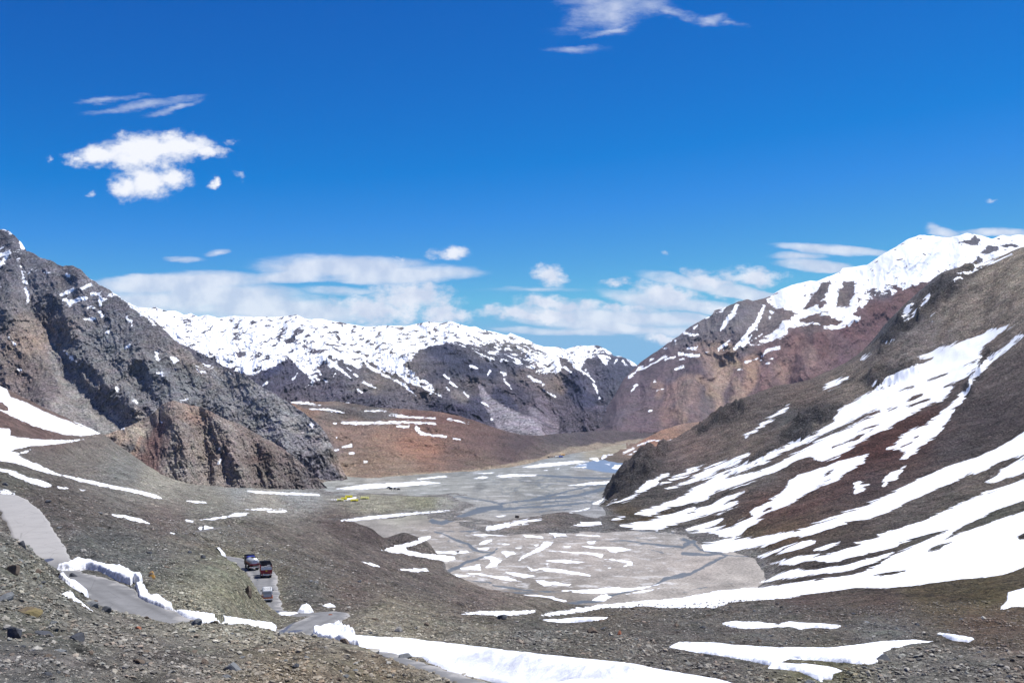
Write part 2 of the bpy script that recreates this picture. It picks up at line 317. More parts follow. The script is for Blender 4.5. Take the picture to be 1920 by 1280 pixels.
# ---------------------------------------------------------------- materials
def new_mat(name):
    m=bpy.data.materials.new(name); m.use_nodes=True; m.node_tree.nodes.clear(); return m,NT(m.node_tree)
def finish(t,col,rough,normal=None,spec=.25,**kw):
    ins={'Base Color':col,'Roughness':rough,'Specular IOR Level':spec}
    if normal is not None: ins['Normal']=normal
    ins.update(kw)
    b=t.n('ShaderNodeBsdfPrincipled',ins); t.n('ShaderNodeOutputMaterial',{0:b.outputs[0]}); return b
def land_mat(name,base,contrast=1.,bump=1.,stones=((4.,'near'),(1.3,''),(.42,'far')),samp=3.2,snowfreq=None,strata=None,fine=1.,snst=(1,1,1)):
    """rock, scree and gravel; base: noise cycles per metre at the coarsest; snow lies where the 'snow' field says"""
    m,t=new_mat(name)
    co=t.n('ShaderNodeTexCoord').outputs['Object']
    A=lambda a:t.n('ShaderNodeAttribute',attribute_name=a).outputs
    tint=A('tint')['Color']; sn=A('snow')['Fac']; sa=A('snowamp')['Fac']; far=A('far')['Fac']
    n1=t.noise(co,base,12,.64)[0]; n2=t.noise(co,base*11,10,.72)[0]
    c1=t.m('SUBTRACT',n1,.5); c2=t.m('SUBTRACT',n2,.5)
    k=t.m('ADD',t.m('ADD',t.m('MULTIPLY',c1,1.9*contrast),t.m('MULTIPLY',c2,4.2*contrast*fine)),1.)
    hgt=t.m('ADD',t.m('MULTIPLY',n1,.75/base),t.m('MULTIPLY',n2,.30/base*fine))
    if strata:
        q=t.n('ShaderNodeMapping',{'Vector':co,'Rotation':strata[0],'Scale':strata[1]}).outputs[0]
        st=t.noise(q,1.,7,.6,.6)[0]; cs=t.m('SUBTRACT',st,.5)
        k=t.m('ADD',k,t.m('MULTIPLY',cs,strata[2])); hgt=t.m('ADD',hgt,t.m('MULTIPLY',st,strata[3]))
    k=t.m('MINIMUM',t.m('MAXIMUM',k,.28),2.2)
    for sc,wh in stones:
        vo=t.n('ShaderNodeTexVoronoi',{'Vector':t.vm('MULTIPLY',co,(1,1,1.6)),'Scale':sc,'Randomness':1.})
        r=t.n('ShaderNodeSeparateColor',{0:vo.outputs['Color']}).outputs
        w={'near':t.mr(far,.0,.35,1,0),'far':t.mr(far,.3,.75,0,1),'':t.mr(far,0,.25,.35,1)}[wh] if wh!='all' else 1.
        core=t.mr(vo.outputs['Distance'],.30,.5,1,0)
        f=t.m('MULTIPLY',core,t.mr(r[0],.55,.62,0,1)); v=t.mr(r[1],0,1,-.55,.95)
        f=t.m('MULTIPLY',f,w); k=t.m('ADD',k,t.m('MULTIPLY',t.m('MULTIPLY',f,v),contrast*1.15))
        k=t.m('MAXIMUM',k,.2)
        hgt=t.m('ADD',hgt,t.m('MULTIPLY',f,.42/sc))
    col=t.vm('MULTIPLY',tint,t.n('ShaderNodeCombineXYZ',{0:k,1:k,2:k}).outputs[0])
    hue=t.noise(co,base*2.3,8,.7)[1]
    hv=t.vm('ADD',t.vm('MULTIPLY',t.vm('SUBTRACT',hue,(.5,.5,.5)),(.42,.24,.36)),(1,1,1))
    col=t.vm('MULTIPLY',col,hv)
    sf=snowfreq or base*6
    ns=t.noise(t.vm('MULTIPLY',co,snst),sf,10,.66)[0]
    f=t.m('ADD',sn,t.m('MULTIPLY',t.m('MULTIPLY',t.m('SUBTRACT',ns,.5),sa),samp))
    fac=t.mr(f,-.5,.5,0,1,'SMOOTHSTEP')
    scol=t.mix(t.noise(co,sf*4,6,.6)[0],(.84,.86,.885,1),(.92,.93,.945,1))
    colf=t.mix(fac,col,scol)
    bp=t.n('ShaderNodeBump',{'Strength':t.m('MULTIPLY',t.mr(fac,0,1,1,.06),t.mr(far,0,.55,bump[0],bump[1]) if isinstance(bump,tuple) else bump),'Distance':1.,'Height':hgt}).outputs[0]
    finish(t,colf,t.mr(fac,0,1,.92,.6),bp,spec=.2)
    return m
# ---------------------------------------------------------------- snow lying on the big hillside and the near flats
HOLES_A=[[(1356,901),(1370,890),(1420,872),(1500,834),(1560,806),(1620,778),(1650,768),(1640,777),(1600,797),(1545,822),(1500,846),(1454,869),(1423,884),(1387,892)],
 [(1560,836),(1590,826),(1618,815),(1612,822),(1580,834),(1560,841)],[(1610,812),(1630,800),(1655,791),(1640,801)],
 [(1697,765),(1720,753),(1748,741),(1735,752),(1710,763)],[(1740,714),(1765,705),(1781,697),(1765,707)],[(1803,688),(1825,678),(1832,675),(1812,687)],
 [(1770,724),(1800,708),(1830,690),(1810,706),(1785,720)],[(1640,751),(1655,745),(1651,748)],[(1680,735),(1700,725),(1712,723),(1695,731)],
 [(1640,722),(1660,718),(1677,718),(1660,724)],[(1837,660),(1850,652),(1862,648),(1850,658)],[(1668,770),(1685,763),(1680,768)],[(1700,755),(1715,745),(1727,741),(1712,751)]]
SNOW_A=[(1190,964),(1205,955),(1235,947),(1265,938),(1292,920),(1310,908),(1330,897),(1337,893),(1365,882),(1395,870),(1420,862),(1440,852),(1475,835),(1500,824),(1530,812),(1562,792),(1566,780),(1572,768),(1590,757),(1618,742),(1640,733),(1675,720),(1637,724),(1635,720),(1672,705),(1700,690),(1745,674),(1724,676),(1722,671),(1750,658),(1795,642),(1850,622),(1880,612),(1912,603),(1890,616),(1870,629),(1850,645),(1838,658),(1838,672),(1833,688),(1821,703),(1800,712),(1789,724),(1781,738),(1765,752),(1748,754),(1711,773),(1664,804),(1617,825),(1594,841),(1570,855),(1540,864),(1520,858),(1500,862),(1454,882),(1431,892),(1405,900),(1381,910),(1342,920),(1327,936),(1308,943),(1279,947),(1246,955),(1217,966)]
FARSNOW=[ (SNOW_A,HOLES_A),
 ([(1772,766),(1790,768),(1784,784),(1772,794),(1758,818),(1735,832),(1720,845),(1700,862),(1685,862),(1700,845),(1680,842),(1660,844),(1665,836),(1690,820),(1711,808),(1735,795),(1755,783)],[[(1690,838),(1710,825),(1722,817),(1708,830)]]),
 ([(1690,876),(1700,872),(1690,885),(1675,897),(1656,911),(1657,900),(1668,886)],[]),
 ([(1600,907),(1610,902),(1617,905),(1629,907),(1620,915),(1605,924),(1600,918)],[]),
 ([(1919,632),(1900,645),(1870,668),(1845,695),(1838,705),(1825,712),(1815,735),(1800,757),(1785,768),(1772,768),(1790,750),(1808,727),(1818,708),(1832,690),(1850,672),(1880,650),(1905,630),(1919,622)],[]),
 ([(1330,997),(1357,1006),(1377,1007),(1393,1000),(1403,987),(1440,963),(1480,947),(1537,910),(1567,900),(1597,880),(1620,865),(1630,850),(1600,858),(1560,868),(1527,880),(1497,890),(1480,903),(1467,920),(1440,940),(1413,953),(1407,967),(1387,977),(1370,987)],[[(1432,957),(1440,951),(1447,952)],[(1545,888),(1556,882),(1562,880),(1552,888)]]),
 ([(1285,995),(1300,985),(1330,978),(1353,973),(1345,985),(1335,992),(1315,997)],[]),
 ([(1166,986),(1208,976),(1246,966),(1279,957),(1305,948),(1294,961),(1335,945),(1356,932),(1396,922),(1358,942),(1383,943),(1367,954),(1333,964),(1308,969),(1279,978),(1254,987),(1233,993),(1190,992)],[]),
 ([(1138,945),(1170,940),(1200,928),(1220,915),(1233,910),(1258,897),(1275,890),(1298,878),(1325,869),(1300,884),(1280,893),(1258,902),(1240,908),(1231,909),(1236,899),(1252,889),(1230,896),(1213,903),(1202,912),(1188,924),(1165,936)],[]),
 ([(1232,923),(1287,901),(1329,876),(1371,862),(1404,851),(1387,866),(1350,882),(1329,893),(1287,907)],[]),
 ([(1315,1022),(1357,1012),(1413,1008),(1493,997),(1540,977),(1580,960),(1630,943),(1680,920),(1720,897),(1763,880),(1828,858),(1875,834),(1930,804),(1930,850),(1880,866),(1847,880),(1813,890),(1747,920),(1697,943),(1657,963),(1625,974),(1590,978),(1557,990),(1520,1003),(1480,1007),(1430,1022),(1390,1032),(1360,1035),(1320,1031)],[]),
 ([(1838,903),(1860,892),(1890,875),(1930,856),(1930,880),(1895,893),(1870,903),(1850,905)],[]),
 ([(1443,1057),(1470,1048),(1510,1042),(1547,1037),(1597,1023),(1640,1008),(1680,993),(1730,977),(1780,953),(1830,930),(1880,913),(1930,893),(1930,1059),(1880,1077),(1813,1083),(1713,1097),(1647,1102),(1607,1100),(1563,1110),(1447,1123),(1367,1128),(1340,1142),(1280,1145),(1240,1140),(1207,1135),(1140,1143),(1073,1148),(1040,1153),(1010,1154),(1033,1147),(1080,1141),(1123,1133),(1190,1127),(1280,1120),(1347,1107),(1447,1098),(1547,1085),(1600,1077),(1647,1060),(1677,1037),(1707,1027),(1747,1008),(1777,993),(1740,1002),(1685,1017),(1683,1023),(1637,1033),(1573,1052),(1527,1050),(1487,1058)],
   [[(1768,1012),(1783,1000),(1830,973),(1880,950),(1935,938),(1935,953),(1863,977),(1813,997),(1780,1008)],[(1637,1080),(1663,1073),(1697,1070),(1673,1078)],[(1740,1033),(1747,1027),(1783,1015),(1763,1027)],[(1900,1008),(1935,990),(1935,1015),(1908,1011)]]),
 ([(1423,1092),(1447,1080),(1480,1067),(1530,1065),(1580,1060),(1630,1047),(1673,1035),(1680,1037),(1640,1052),(1600,1066),(1540,1075),(1480,1084),(1440,1091)],[]),
 ([(1413,1043),(1450,1030),(1500,1015),(1520,1010),(1527,1016),(1490,1028),(1450,1040),(1425,1046)],[]),
 ([(1527,1030),(1560,1018),(1575,1016),(1550,1028)],[]),([(1647,1003),(1665,993),(1680,990),(1670,998)],[]),
 (Z2((812,340),(820,318),(900,305),(1000,290),(1125,276),(1050,297),(950,320),(860,340)),[]),
 (Z2((1290,320),(1350,300),(1460,292),(1450,305),(1370,318)),[]),(Z2((1410,190),(1480,160),(1440,200)),[]),(Z2((1290,238),(1400,215),(1380,225)),[]),(Z2((1530,275),(1590,265),(1550,278)),[]),
 ([(1394,816),(1420,800),(1440,785),(1480,757),(1477,763),(1450,786),(1420,806),(1398,819)],[]),([(1545,727),(1560,716),(1590,708),(1592,711),(1565,725),(1548,729)],[]),
 ([(1614,674),(1622,668),(1634,664),(1620,676)],[]),([(1690,596),(1697,585),(1702,572),(1712,569),(1705,584),(1695,597)],[]),([(1694,604),(1705,592),(1722,580),(1712,592),(1698,603)],[]),([(1726,573),(1735,560),(1746,551),(1741,564),(1731,574)],[]),([(1783,530),(1790,518),(1808,510),(1830,495),(1875,485),(1897,476),(1870,491),(1838,502),(1815,515),(1803,525),(1800,521),(1788,534)],[]),
 ([(1659,643),(1672,636),(1664,644)],[]),([(1738,598),(1755,588),(1745,598)],[]),
 ([(0,714),(10,722),(16,738),(20,744),(50,755),(80,770),(110,783),(130,790),(155,800),(180,807),(193,812),(175,814),(155,817),(120,814),(90,806),(60,797),(30,783),(-20,760),(-60,690)],[[(-20,752),(4,754),(16,764),(15,771),(-20,764)]]),
 ([(127,782),(150,790),(170,800),(182,808),(165,803),(140,791)],[]),
 ([(-20,802),(15,803),(20,808),(18,816),(35,820),(80,824),(120,825),(158,823),(140,827),(100,833),(60,836),(30,841),(20,845),(35,849),(58,842),(50,848),(30,852),(60,866),(75,871),(100,885),(130,894),(105,890),(60,878),(30,868),(-20,860)],[]),
 ([(125,891),(150,896),(190,905),(240,915),(290,926),(306,935),(290,932),(240,921),(190,911),(150,902),(135,897)],[]),
 ([(-20,875),(25,882),(50,894),(75,900),(90,905),(100,911),(85,912),(60,906),(35,897),(15,887),(-20,879)],[]),([(108,911),(128,915),(112,915)],[]),([(145,916),(161,919),(155,920)],[]),
 ([(-20,914),(15,918),(30,927),(43,935),(35,938),(20,933),(-20,926)],[]),
 ([(205,963),(235,965),(265,973),(280,981),(255,977),(220,969)],[]),([(290,997),(305,996),(328,1000),(318,1010),(308,1011),(300,1003)],[]),([(373,988),(385,985),(400,989),(388,994),(374,993)],[]),([(348,974),(365,975),(362,978),(350,977)],[]),
 ([(372,974),(400,970),(430,966),(440,961),(468,961),(460,966),(430,969),(400,973)],[]),([(673,1051),(695,1055),(713,1062),(700,1061)],[]),
 (Z2((320,560),(480,555),(495,570),(400,575)),[]),
 ([(860,1150),(900,1145),(950,1145),(1005,1143),(1000,1148),(960,1153),(920,1157),(880,1156)],[]),
 (Z2((225,452),(300,430),(400,405),(440,395),(425,385),(500,372),(505,385),(440,415),(350,445),(380,455),(450,470),(560,480),(640,490),(640,505),(590,515),(500,500),(380,480),(280,465)),[]),
 (Z2((0,283),(150,262),(350,245),(500,235),(630,226),(560,238),(400,252),(200,275),(60,288),(0,290)),[]),
 ([(459,955),(490,952),(530,954),(500,956)],[]),([(350,938),(385,940),(388,943),(355,941)],[]),([(455,919),(462,919),(600,926),(598,929),(480,924)],[]),([(500,957),(540,956),(535,960),(503,960)],[]),([(620,936),(650,933),(668,931),(668,935),(640,938)],[]),
 ([(430,908),(470,911),(465,912)],[]),([(640,1190),(645,1189),(644,1192)],[]),
]
FLOORSNOW=[Z2(*p) for p in [
 [(-30,108),(10,100),(150,80),(300,75),(470,65),(560,75),(400,90),(200,105),(60,112)],[(410,55),(500,42),(600,36),(590,42),(450,55)],[(745,50),(790,38),(840,42),(800,50)],
 [(870,35),(950,25),(1020,27),(1100,28),(1090,36),(1000,37),(900,44)],[(1275,90),(1330,82),(1400,72),(1570,60),(1570,76),(1450,83),(1350,88)],
 [(860,262),(925,258),(900,266)],[(690,290),(715,293),(700,298)],[(400,435),(500,432),(510,442),(420,445)],[(520,460),(700,458),(720,465),(640,475),(540,470)],
 [(760,440),(830,440),(820,452),(770,450)],[(770,420),(800,400),(850,390),(845,402),(820,415),(780,425)],[(840,415),(950,416),(940,422)],[(890,460),(970,460),(980,470),(930,490),(920,480)],
 [(800,490),(850,488),(905,510),(880,530),(870,548),(810,552),(840,525),(835,505)],[(670,555),(740,540),(780,530),(785,568),(740,560),(680,562)],[(640,590),(680,590),(750,597),(650,605)],
 [(925,575),(1000,580),(1095,598),(1030,608),(960,595)],[(820,595),(900,598),(940,605),(1015,630),(950,625),(860,612)],[(1090,620),(1180,628),(1290,645),(1280,655),(1200,650),(1140,655),(1110,635)],
 [(1045,545),(1080,560),(1140,550),(1240,560),(1400,590),(1400,600),(1250,580),(1130,565),(1070,568)],[(1150,512),(1250,505),(1370,520),(1330,525),(1270,525),(1190,520)],
 [(1000,510),(1010,490),(1080,455),(1120,430),(1140,405),(1200,405),(1160,435),(1130,455),(1060,480)],[(1140,455),(1300,463),(1400,467),(1475,475),(1465,497),(1440,485),(1350,472)],
 [(1350,430),(1500,433),(1580,440),(1640,450),(1600,457),(1540,467),(1510,460),(1490,445),(1380,438)],[(1460,502),(1560,505),(1635,515),(1640,535),(1590,543),(1610,525),(1540,512)],
 [(1310,365),(1450,372),(1460,378),(1350,370)],[(1020,365),(1120,370),(1140,385),(1040,380)],[(1170,355),(1260,358),(1265,372),(1210,375),(1200,385),(1195,365)],
 [(1380,405),(1430,400),(1420,418),(1390,415)],[(1500,555),(1530,540),(1510,558)],[(1240,680),(1400,672),(1560,658),(1580,668),(1700,660),(1800,640),(1700,672),(1560,690),(1450,695),(1300,688)],
 [(1410,735),(1460,702),(1490,700),(1520,715),(1480,740)],[(500,620),(560,605),(600,615),(540,628)],
 [(910,702),(1100,704),(1200,718),(1268,738),(1200,757),(1180,737),(1050,722)],[(1640,690),(1750,672),(1790,668),(1700,690),(1600,700)],[(700,365),(860,362),(950,370),(800,372)],[(1085,425),(1110,418),(1100,435)],[(980,440),(1015,440),(1000,444)],
 [(850,600),(700,585),(760,580)],[(1250,430),(1290,430),(1270,440)],[(1150,530),(1165,525),(1160,538)],[(1230,570),(1340,575),(1345,582)],
 ]]+[conv(p,600,800,3.) for p in [
 [(1140,226),(1250,206),(1450,190),(1510,195),(1400,210),(1200,230)],[(1410,228),(1500,222),(1500,229)],[(1640,232),(1660,215),(1735,212),(1730,228),(1660,238)],[(1640,195),(1765,197),(1760,203)],
 [(1515,178),(1560,173),(1572,190),(1560,195)],[(860,262),(980,255),(960,262)],[(550,290),(700,275),(710,279),(600,292)],[(1600,208),(1635,207),(1630,213)],[(1260,243),(1280,243),(1275,247)],[(1320,236),(1345,233),(1340,238)],
 [(1440,212),(1500,209),(1500,214)],[(920,575),(935,560),(1000,545),(1100,532),(1240,515),(1100,545),(1000,565),(950,580)]]]
# water: lines of (x, y, halfwidth) in the same traced frame
STREAMS=[Z2(*p) for p in [
 [(500,630,2),(560,585,3),(640,555,4),(700,520,4),(760,505,3),(850,470,3),(880,445,1.5)],[(850,465,2),(780,460,2),(740,445,4),(710,415,3.5),(640,395,2.5),(570,360,2),(520,350,1.5)],
 [(620,390,1),(600,410,1),(660,430,1),(730,440,1)],[(700,520,1.5),(720,490,1.2),(700,470,1),(740,455,1)],
 [(510,290,6),(560,300,5),(640,275,5),(700,255,6),(780,228,8),(900,205,5)],[(720,350,1.5),(800,340,2),(1000,350,2),(1200,345,1.8),(1500,335,2),(1700,345,2),(1850,350,2),(1925,362,2)],
 [(1200,385,2.5),(1210,370,2),(1300,390,1),(1500,400,1.2),(1600,400,2),(1750,420,2.4),(1860,430,2.6),(1925,435,3)],[(1650,380,.8),(1750,405,1),(1800,470,1.5),(1700,440,1)],
 [(1925,590,6),(1830,612,4.4),(1760,650,2.),(1600,690,2.),(1500,712,4),(1460,738,3),(1300,750,3),(1180,770,3),(1120,800,2)],
 [(560,605,.8),(700,620,1.2),(830,635,1.6),(870,655,1.8),(970,665,2.8),(1050,680,2),(1250,690,1)],[(800,685,1.5),(950,690,2),(1100,695,1.8)],
 [(540,170,1),(660,150,2),(900,190,2),(1100,168,3),(1300,150,4),(1450,115,5),(1540,100,4)],[(760,215,2),(900,222,3),(1100,210,3),(1300,195,3),(1420,180,2)],[(880,190,2),(1000,180,2),(1200,140,2.5),(1400,90,2),(1500,85,2)],
 [(900,240,1.5),(1100,238,1.5),(1300,220,1.5)],[(500,330,1.2),(560,345,1.2),(680,350,1.2),(760,345,1)],[(700,370,1),(760,330,1.5),(740,300,1.5)],[(1000,205,1.5),(1200,180,2),(1380,165,1.5)],[(1100,30,2),(1300,45,3),(1500,50,3),(1600,45,3)],[(900,55,1),(1100,60,1),(1300,70,1.5)],
 ]]+[Z3(*p) for p in [[(-10,362,2),(80,370,2),(60,400,5),(0,440,3)],[(0,385,3),(60,410,3),(100,450,3.6),(250,482,2.4),(200,505,3),(100,560,3.4),(30,590,4),(-20,602,5)],[(250,480,1.5),(390,487,1.6),(430,510,1.6),(480,540,1.6),(560,550,1.3),(610,553,1)],
 [(530,578,1.6),(495,598,1.8),(480,620,2)],[(0,470,5),(120,480,4),(200,470,4)],[(100,455,1),(220,470,1.5)],[(0,640,.6),(200,640,.7),(400,640,.8)],[(0,690,.8),(100,670,.8),(200,650,.6)]]]
LAKE=[[(1075,874),(1110,863),(1150,859),(1185,866),(1210,866),(1200,880),(1172,889),(1130,885),(1105,880)]]
GROUNDCOL=[(870,938,(150,149,144)),(835,948,(146,146,138)),(900,948,(150,149,146)),(50,1240,(112,108,101)),(300,1240,(116,110,100)),(550,1260,(128,115,94)),(700,1262,(125,113,92)),(60,1150,(112,108,96)),(60,1080,(112,110,97)),(250,1040,(115,115,108)),(400,1110,(146,142,120)),(470,1120,(140,136,114)),(200,1010,(106,106,101)),(430,1075,(136,134,114)),
 (580,1110,(112,110,103)),(300,970,(121,112,105)),(150,960,(114,107,100)),(100,930,(106,99,92)),(600,1010,(116,109,101)),(650,1110,(118,108,99)),(500,1000,(120,114,104)),(400,940,(132,130,120)),(500,935,(150,146,136)),(300,905,(150,147,136)),(450,915,(140,142,140)),(560,925,(140,142,140)),(700,945,(142,140,125)),(800,940,(130,130,110)),(640,985,(95,85,80)),(700,1000,(84,75,72)),(760,1010,(90,84,80)),
 (900,1130,(118,108,101)),(800,1080,(106,99,93)),(700,1050,(112,104,98)),(720,1165,(152,145,126)),(780,1180,(148,141,122)),(900,1180,(130,125,110)),(1100,1200,(106,101,90)),(1000,1180,(110,107,98)),(1300,1160,(112,108,100)),(1450,1160,(115,112,105)),(1650,1180,(122,120,113)),(1300,1240,(98,93,85)),(1800,1250,(108,104,95)),(1550,1262,(104,100,74)),(1700,1240,(118,114,104)),
 (1500,1115,(97,84,78)),(1650,1130,(92,80,72)),(1750,1110,(97,87,66)),(1850,1115,(96,87,62)),(1850,1175,(108,92,78)),(1250,850,(130,115,108)),(1170,905,(84,80,78)),(1210,870,(90,84,82)),(1300,840,(136,117,107)),(1400,830,(126,113,102)),(1500,790,(95,94,92)),(1600,730,(140,128,116)),(1500,740,(126,111,101)),(1700,650,(138,128,120)),(1800,580,(142,130,118)),(1880,510,(150,138,122)),
 (1730,530,(95,92,95)),(1660,620,(86,86,90)),(1850,700,(106,96,92)),(1850,780,(86,77,76)),(1800,840,(90,82,80)),(1600,860,(100,66,58)),(1700,810,(92,62,55)),(1650,835,(95,60,52)),(1550,900,(106,86,78)),(1450,950,(112,86,76)),(1620,905,(97,82,79)),(1300,930,(106,101,96)),(1230,955,(112,107,100)),(1400,890,(112,107,101)),(1700,955,(116,107,99)),(1850,905,(122,112,102)),(1100,975,(117,112,107)),(1000,990,(122,116,111)),(950,975,(128,117,108)),
 (1180,980,(96,82,55)),(1220,972,(85,72,55)),(1480,1000,(112,92,72)),(1400,1012,(105,92,70)),(1550,1045,(92,84,77)),(1560,800,(115,108,100)),(20,790,(110,92,86)),(80,812,(108,90,85)),(20,890,(110,108,98)),(150,870,(120,115,108)),(230,885,(125,125,120)),(30,850,(110,105,100)),(1330,880,(120,108,98)),(1460,1070,(100,92,80)),(1750,1000,(105,100,90)),(1850,960,(108,106,92))]
# ---------------------------------------------------------------- the ground: one sheet from the viewer's feet to the mountains
def disp(X,Y,a,D,rs):
    """relief down to the mesh size; rs: row spacing in metres"""
    z=np.zeros(X.shape)
    for L,am in ((60,.022),(28,.030),(13,.034),(6.2,.036),(3.1,.040),(1.5,.045),(.75,.05)):
        w=smooth(1.6,3.2,L/rs)*(1-smooth(9,26,L/(D*.045)))
        if w.max()<=0: continue
        n=perlin(X/L+3.1*L,Y/L-1.7*L,int(L*10)); n2=1-2*np.abs(perlin(X/L*1.7-L,Y/L*1.7+L,int(L*10)+5))
        z+=w*am*1.45*L*(n*.75+n2*.5)
    return z
def cliffs(px,py):
    """how craggy the ground is"""
    c=np.zeros(px.shape)
    for poly in ([(1118,950),(1140,915),(1165,880),(1195,848),(1240,828),(1262,838),(1240,870),(1215,900),(1180,925),(1150,940)],
                 [(1455,842),(1440,858),(1400,880),(1380,888),(1420,855),(1450,830),(1478,795),(1500,770),(1545,758),(1580,760),(1560,785),(1530,805),(1500,822)],
                 [(1640,650),(1680,600),(1750,530),(1820,500),(1850,500),(1780,560),(1700,620),(1650,665)],[(1800,738),(1835,690),(1850,655),(1862,660),(1845,700),(1815,745)],[(1610,715),(1640,690),(1710,680),(1725,695),(1680,715),(1640,730)],[(1300,805),(1340,780),(1390,752),(1400,770),(1350,800),(1310,815)]):
        c=np.maximum(c,smooth(-8,8,sdf_poly(px,py,poly)))
    return c
def road_dist(X,Y):
    best=np.full(X.shape,1e3)
    for L,hw in ROADS:
        lo=L[:,:2].min(0)-14; hi=L[:,:2].max(0)+14
        m=(X>lo[0])&(X<hi[0])&(Y>lo[1])&(Y<hi[1])
        if not m.any(): continue
        xs,ys=X[m],Y[m]; b=np.full(xs.shape,1e3)
        for p,q in zip(L[:-1],L[1:]):
            d=q-p; l2=d[0]**2+d[1]**2+1e-9; t=np.clip(((xs-p[0])*d[0]+(ys-p[1])*d[1])/l2,0,1)
            b=np.minimum(b,np.hypot(xs-p[0]-t*d[0],ys-p[1]-t*d[1]))
        best[m]=np.minimum(best[m],b-hw)
    return best
def ground_full(a,D,rowk):
    z=ground_z(a,D); X=a*D/F
    dr=road_dist(X,D); px,py=proj(X,D,z)
    k=smooth(.2,4,dr)*smooth(-6,8,z)
    cl=cliffs(px,py)*smooth(600,800,D)
    z=z+disp(X,D,a,D,D*rowk)*k*(1+1.8*cl)
    z=z+1.3*fbm(X/24,D/30,4,61)*np.exp(-(z/3.2)**2)*smooth(430,500,D)
    z=z+cl*20*(ridged(X/45+.3*D/60,D/60,6,3)-.45)
    return z,dr,cl
def snow_field(px,py,D):
    s=np.full(px.shape,-14.); near=D<200
    for poly,holes in FARSNOW:
        q=sdf_poly(px,py,poly)
        for h in holes: q=np.minimum(q,-sdf_poly(px,py,h))
        s=np.maximum(s,q)
    s[near&(py>940)]=-14
    s[(D<380)&(py>1139)&(px>1005)]=-14
    return s
def build_ground():
    aa=np.concatenate([np.linspace(-2400,-1040,70)[:-1],np.linspace(-1040,1040,1180),np.linspace(1040,2400,70)[1:]])
    D=np.concatenate([np.exp(np.linspace(math.log(6),math.log(60),260))[:-1],np.exp(np.linspace(math.log(60),math.log(1250),640))[:-1],np.exp(np.linspace(math.log(1250),math.log(2600),60))])
    A,DD=np.meshgrid(aa,D); z,dr,cl=ground_full(A,DD,.0047)
    X=A*DD/F; px,py=proj(X,DD,z)
    tint=idw(px,py,GROUNDCOL)
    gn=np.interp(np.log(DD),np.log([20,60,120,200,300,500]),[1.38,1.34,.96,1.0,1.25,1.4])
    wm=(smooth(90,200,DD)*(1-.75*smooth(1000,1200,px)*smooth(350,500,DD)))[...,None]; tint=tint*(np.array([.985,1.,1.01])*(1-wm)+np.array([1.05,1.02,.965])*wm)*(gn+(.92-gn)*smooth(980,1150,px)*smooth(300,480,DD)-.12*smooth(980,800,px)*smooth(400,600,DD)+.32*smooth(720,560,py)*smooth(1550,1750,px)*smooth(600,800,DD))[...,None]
    cc=alb((72,70,72)); ck=.7*cl[...,None]*(1-.6*smooth(1300,1200,px))[...,None]; tint=tint*(1-ck)+cc*ck
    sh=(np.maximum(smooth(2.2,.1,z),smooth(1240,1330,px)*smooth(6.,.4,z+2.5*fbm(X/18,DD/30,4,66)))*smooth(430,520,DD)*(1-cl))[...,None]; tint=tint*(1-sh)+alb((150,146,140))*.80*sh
    # the rusty strip under the snow ribbons, the pale scree rills
    def brush(line,soft,c,st):
        nonlocal tint
        w=(stroke(px,py,line,soft)*st)[...,None]; tint=tint*(1-w)+alb(c)*w
    brush([(1575,872,5),(1640,840,9),(1700,805,9),(1755,768,7)],6,(92,62,54),.6)
    brush([(1480,965,4),(1560,925,9),(1610,890,8)],8,(105,78,70),.5)
    brush([(1180,985,3),(1215,975,5),(1260,960,3)],5,(88,72,42),.7)
    brush([(560,1005,2),(600,1030,2),(680,1080,3),(760,1120,2)],5,(128,116,104),.5)
    for (x0,y0,x1,y1) in ((1870,500,1840,640),(1900,560,1850,690),(1800,560,1760,640),(1690,650,1640,690)): brush([(x0,y0,2),(x1,y1,4)],6,(118,106,96),.6)
    for i in range(46):
        x=1250+i*14.; y=960-i*9.5+RNG.uniform(-60,60); l=RNG.uniform(30,90)
        brush([(x,y,1.),(x+l,y-l*.55,1.5)],3,(86,80,76) if i%2 else (128,116,104),.5)
    s=snow_field(px,py,DD); amp=7*smooth(250,700,DD)*smooth(860,1050,px)+3.4
    above=smooth(-4.5,-.8,z)
    nr,nc=A.shape; V=np.stack([X,DD,z],-1).reshape(-1,3)
    m_near=land_mat('gravel_slope',.10,1.2,(.8,1.05),snowfreq=.25)
    fz=z.reshape(nr,nc); keepz=(np.maximum(np.maximum(fz[:-1,:-1],fz[1:,1:]),np.maximum(fz[:-1,1:],fz[1:,:-1]))>-3.)
    amid=(A[:-1,:-1]); dmid=DD[:-1,:-1]
    # the hillside on the right is an object of its own
    bx=np.interp(dmid,[0,250,330,420,520,640,740,800,900,1100,3000],[3000,3000,760,520,300,110,20,10,60,120,150])
    right=(amid>bx)
    out=[]
    for nm,kp,lab in (('ground',keepz&~right,None),('hillside',keepz&right,None)):
        Fc=grid_faces(nr,nc,kp); v,f,(tn,sv,av)=compact(V,Fc,[tint.reshape(-1,3),s.ravel(),amp.ravel()])
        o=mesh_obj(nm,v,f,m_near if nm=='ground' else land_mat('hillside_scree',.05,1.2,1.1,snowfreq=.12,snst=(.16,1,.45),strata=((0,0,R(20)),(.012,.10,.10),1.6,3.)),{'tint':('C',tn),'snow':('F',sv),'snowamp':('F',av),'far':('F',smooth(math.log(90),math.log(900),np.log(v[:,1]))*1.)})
        tag(o,kind='structure'); out.append(o)
    return out
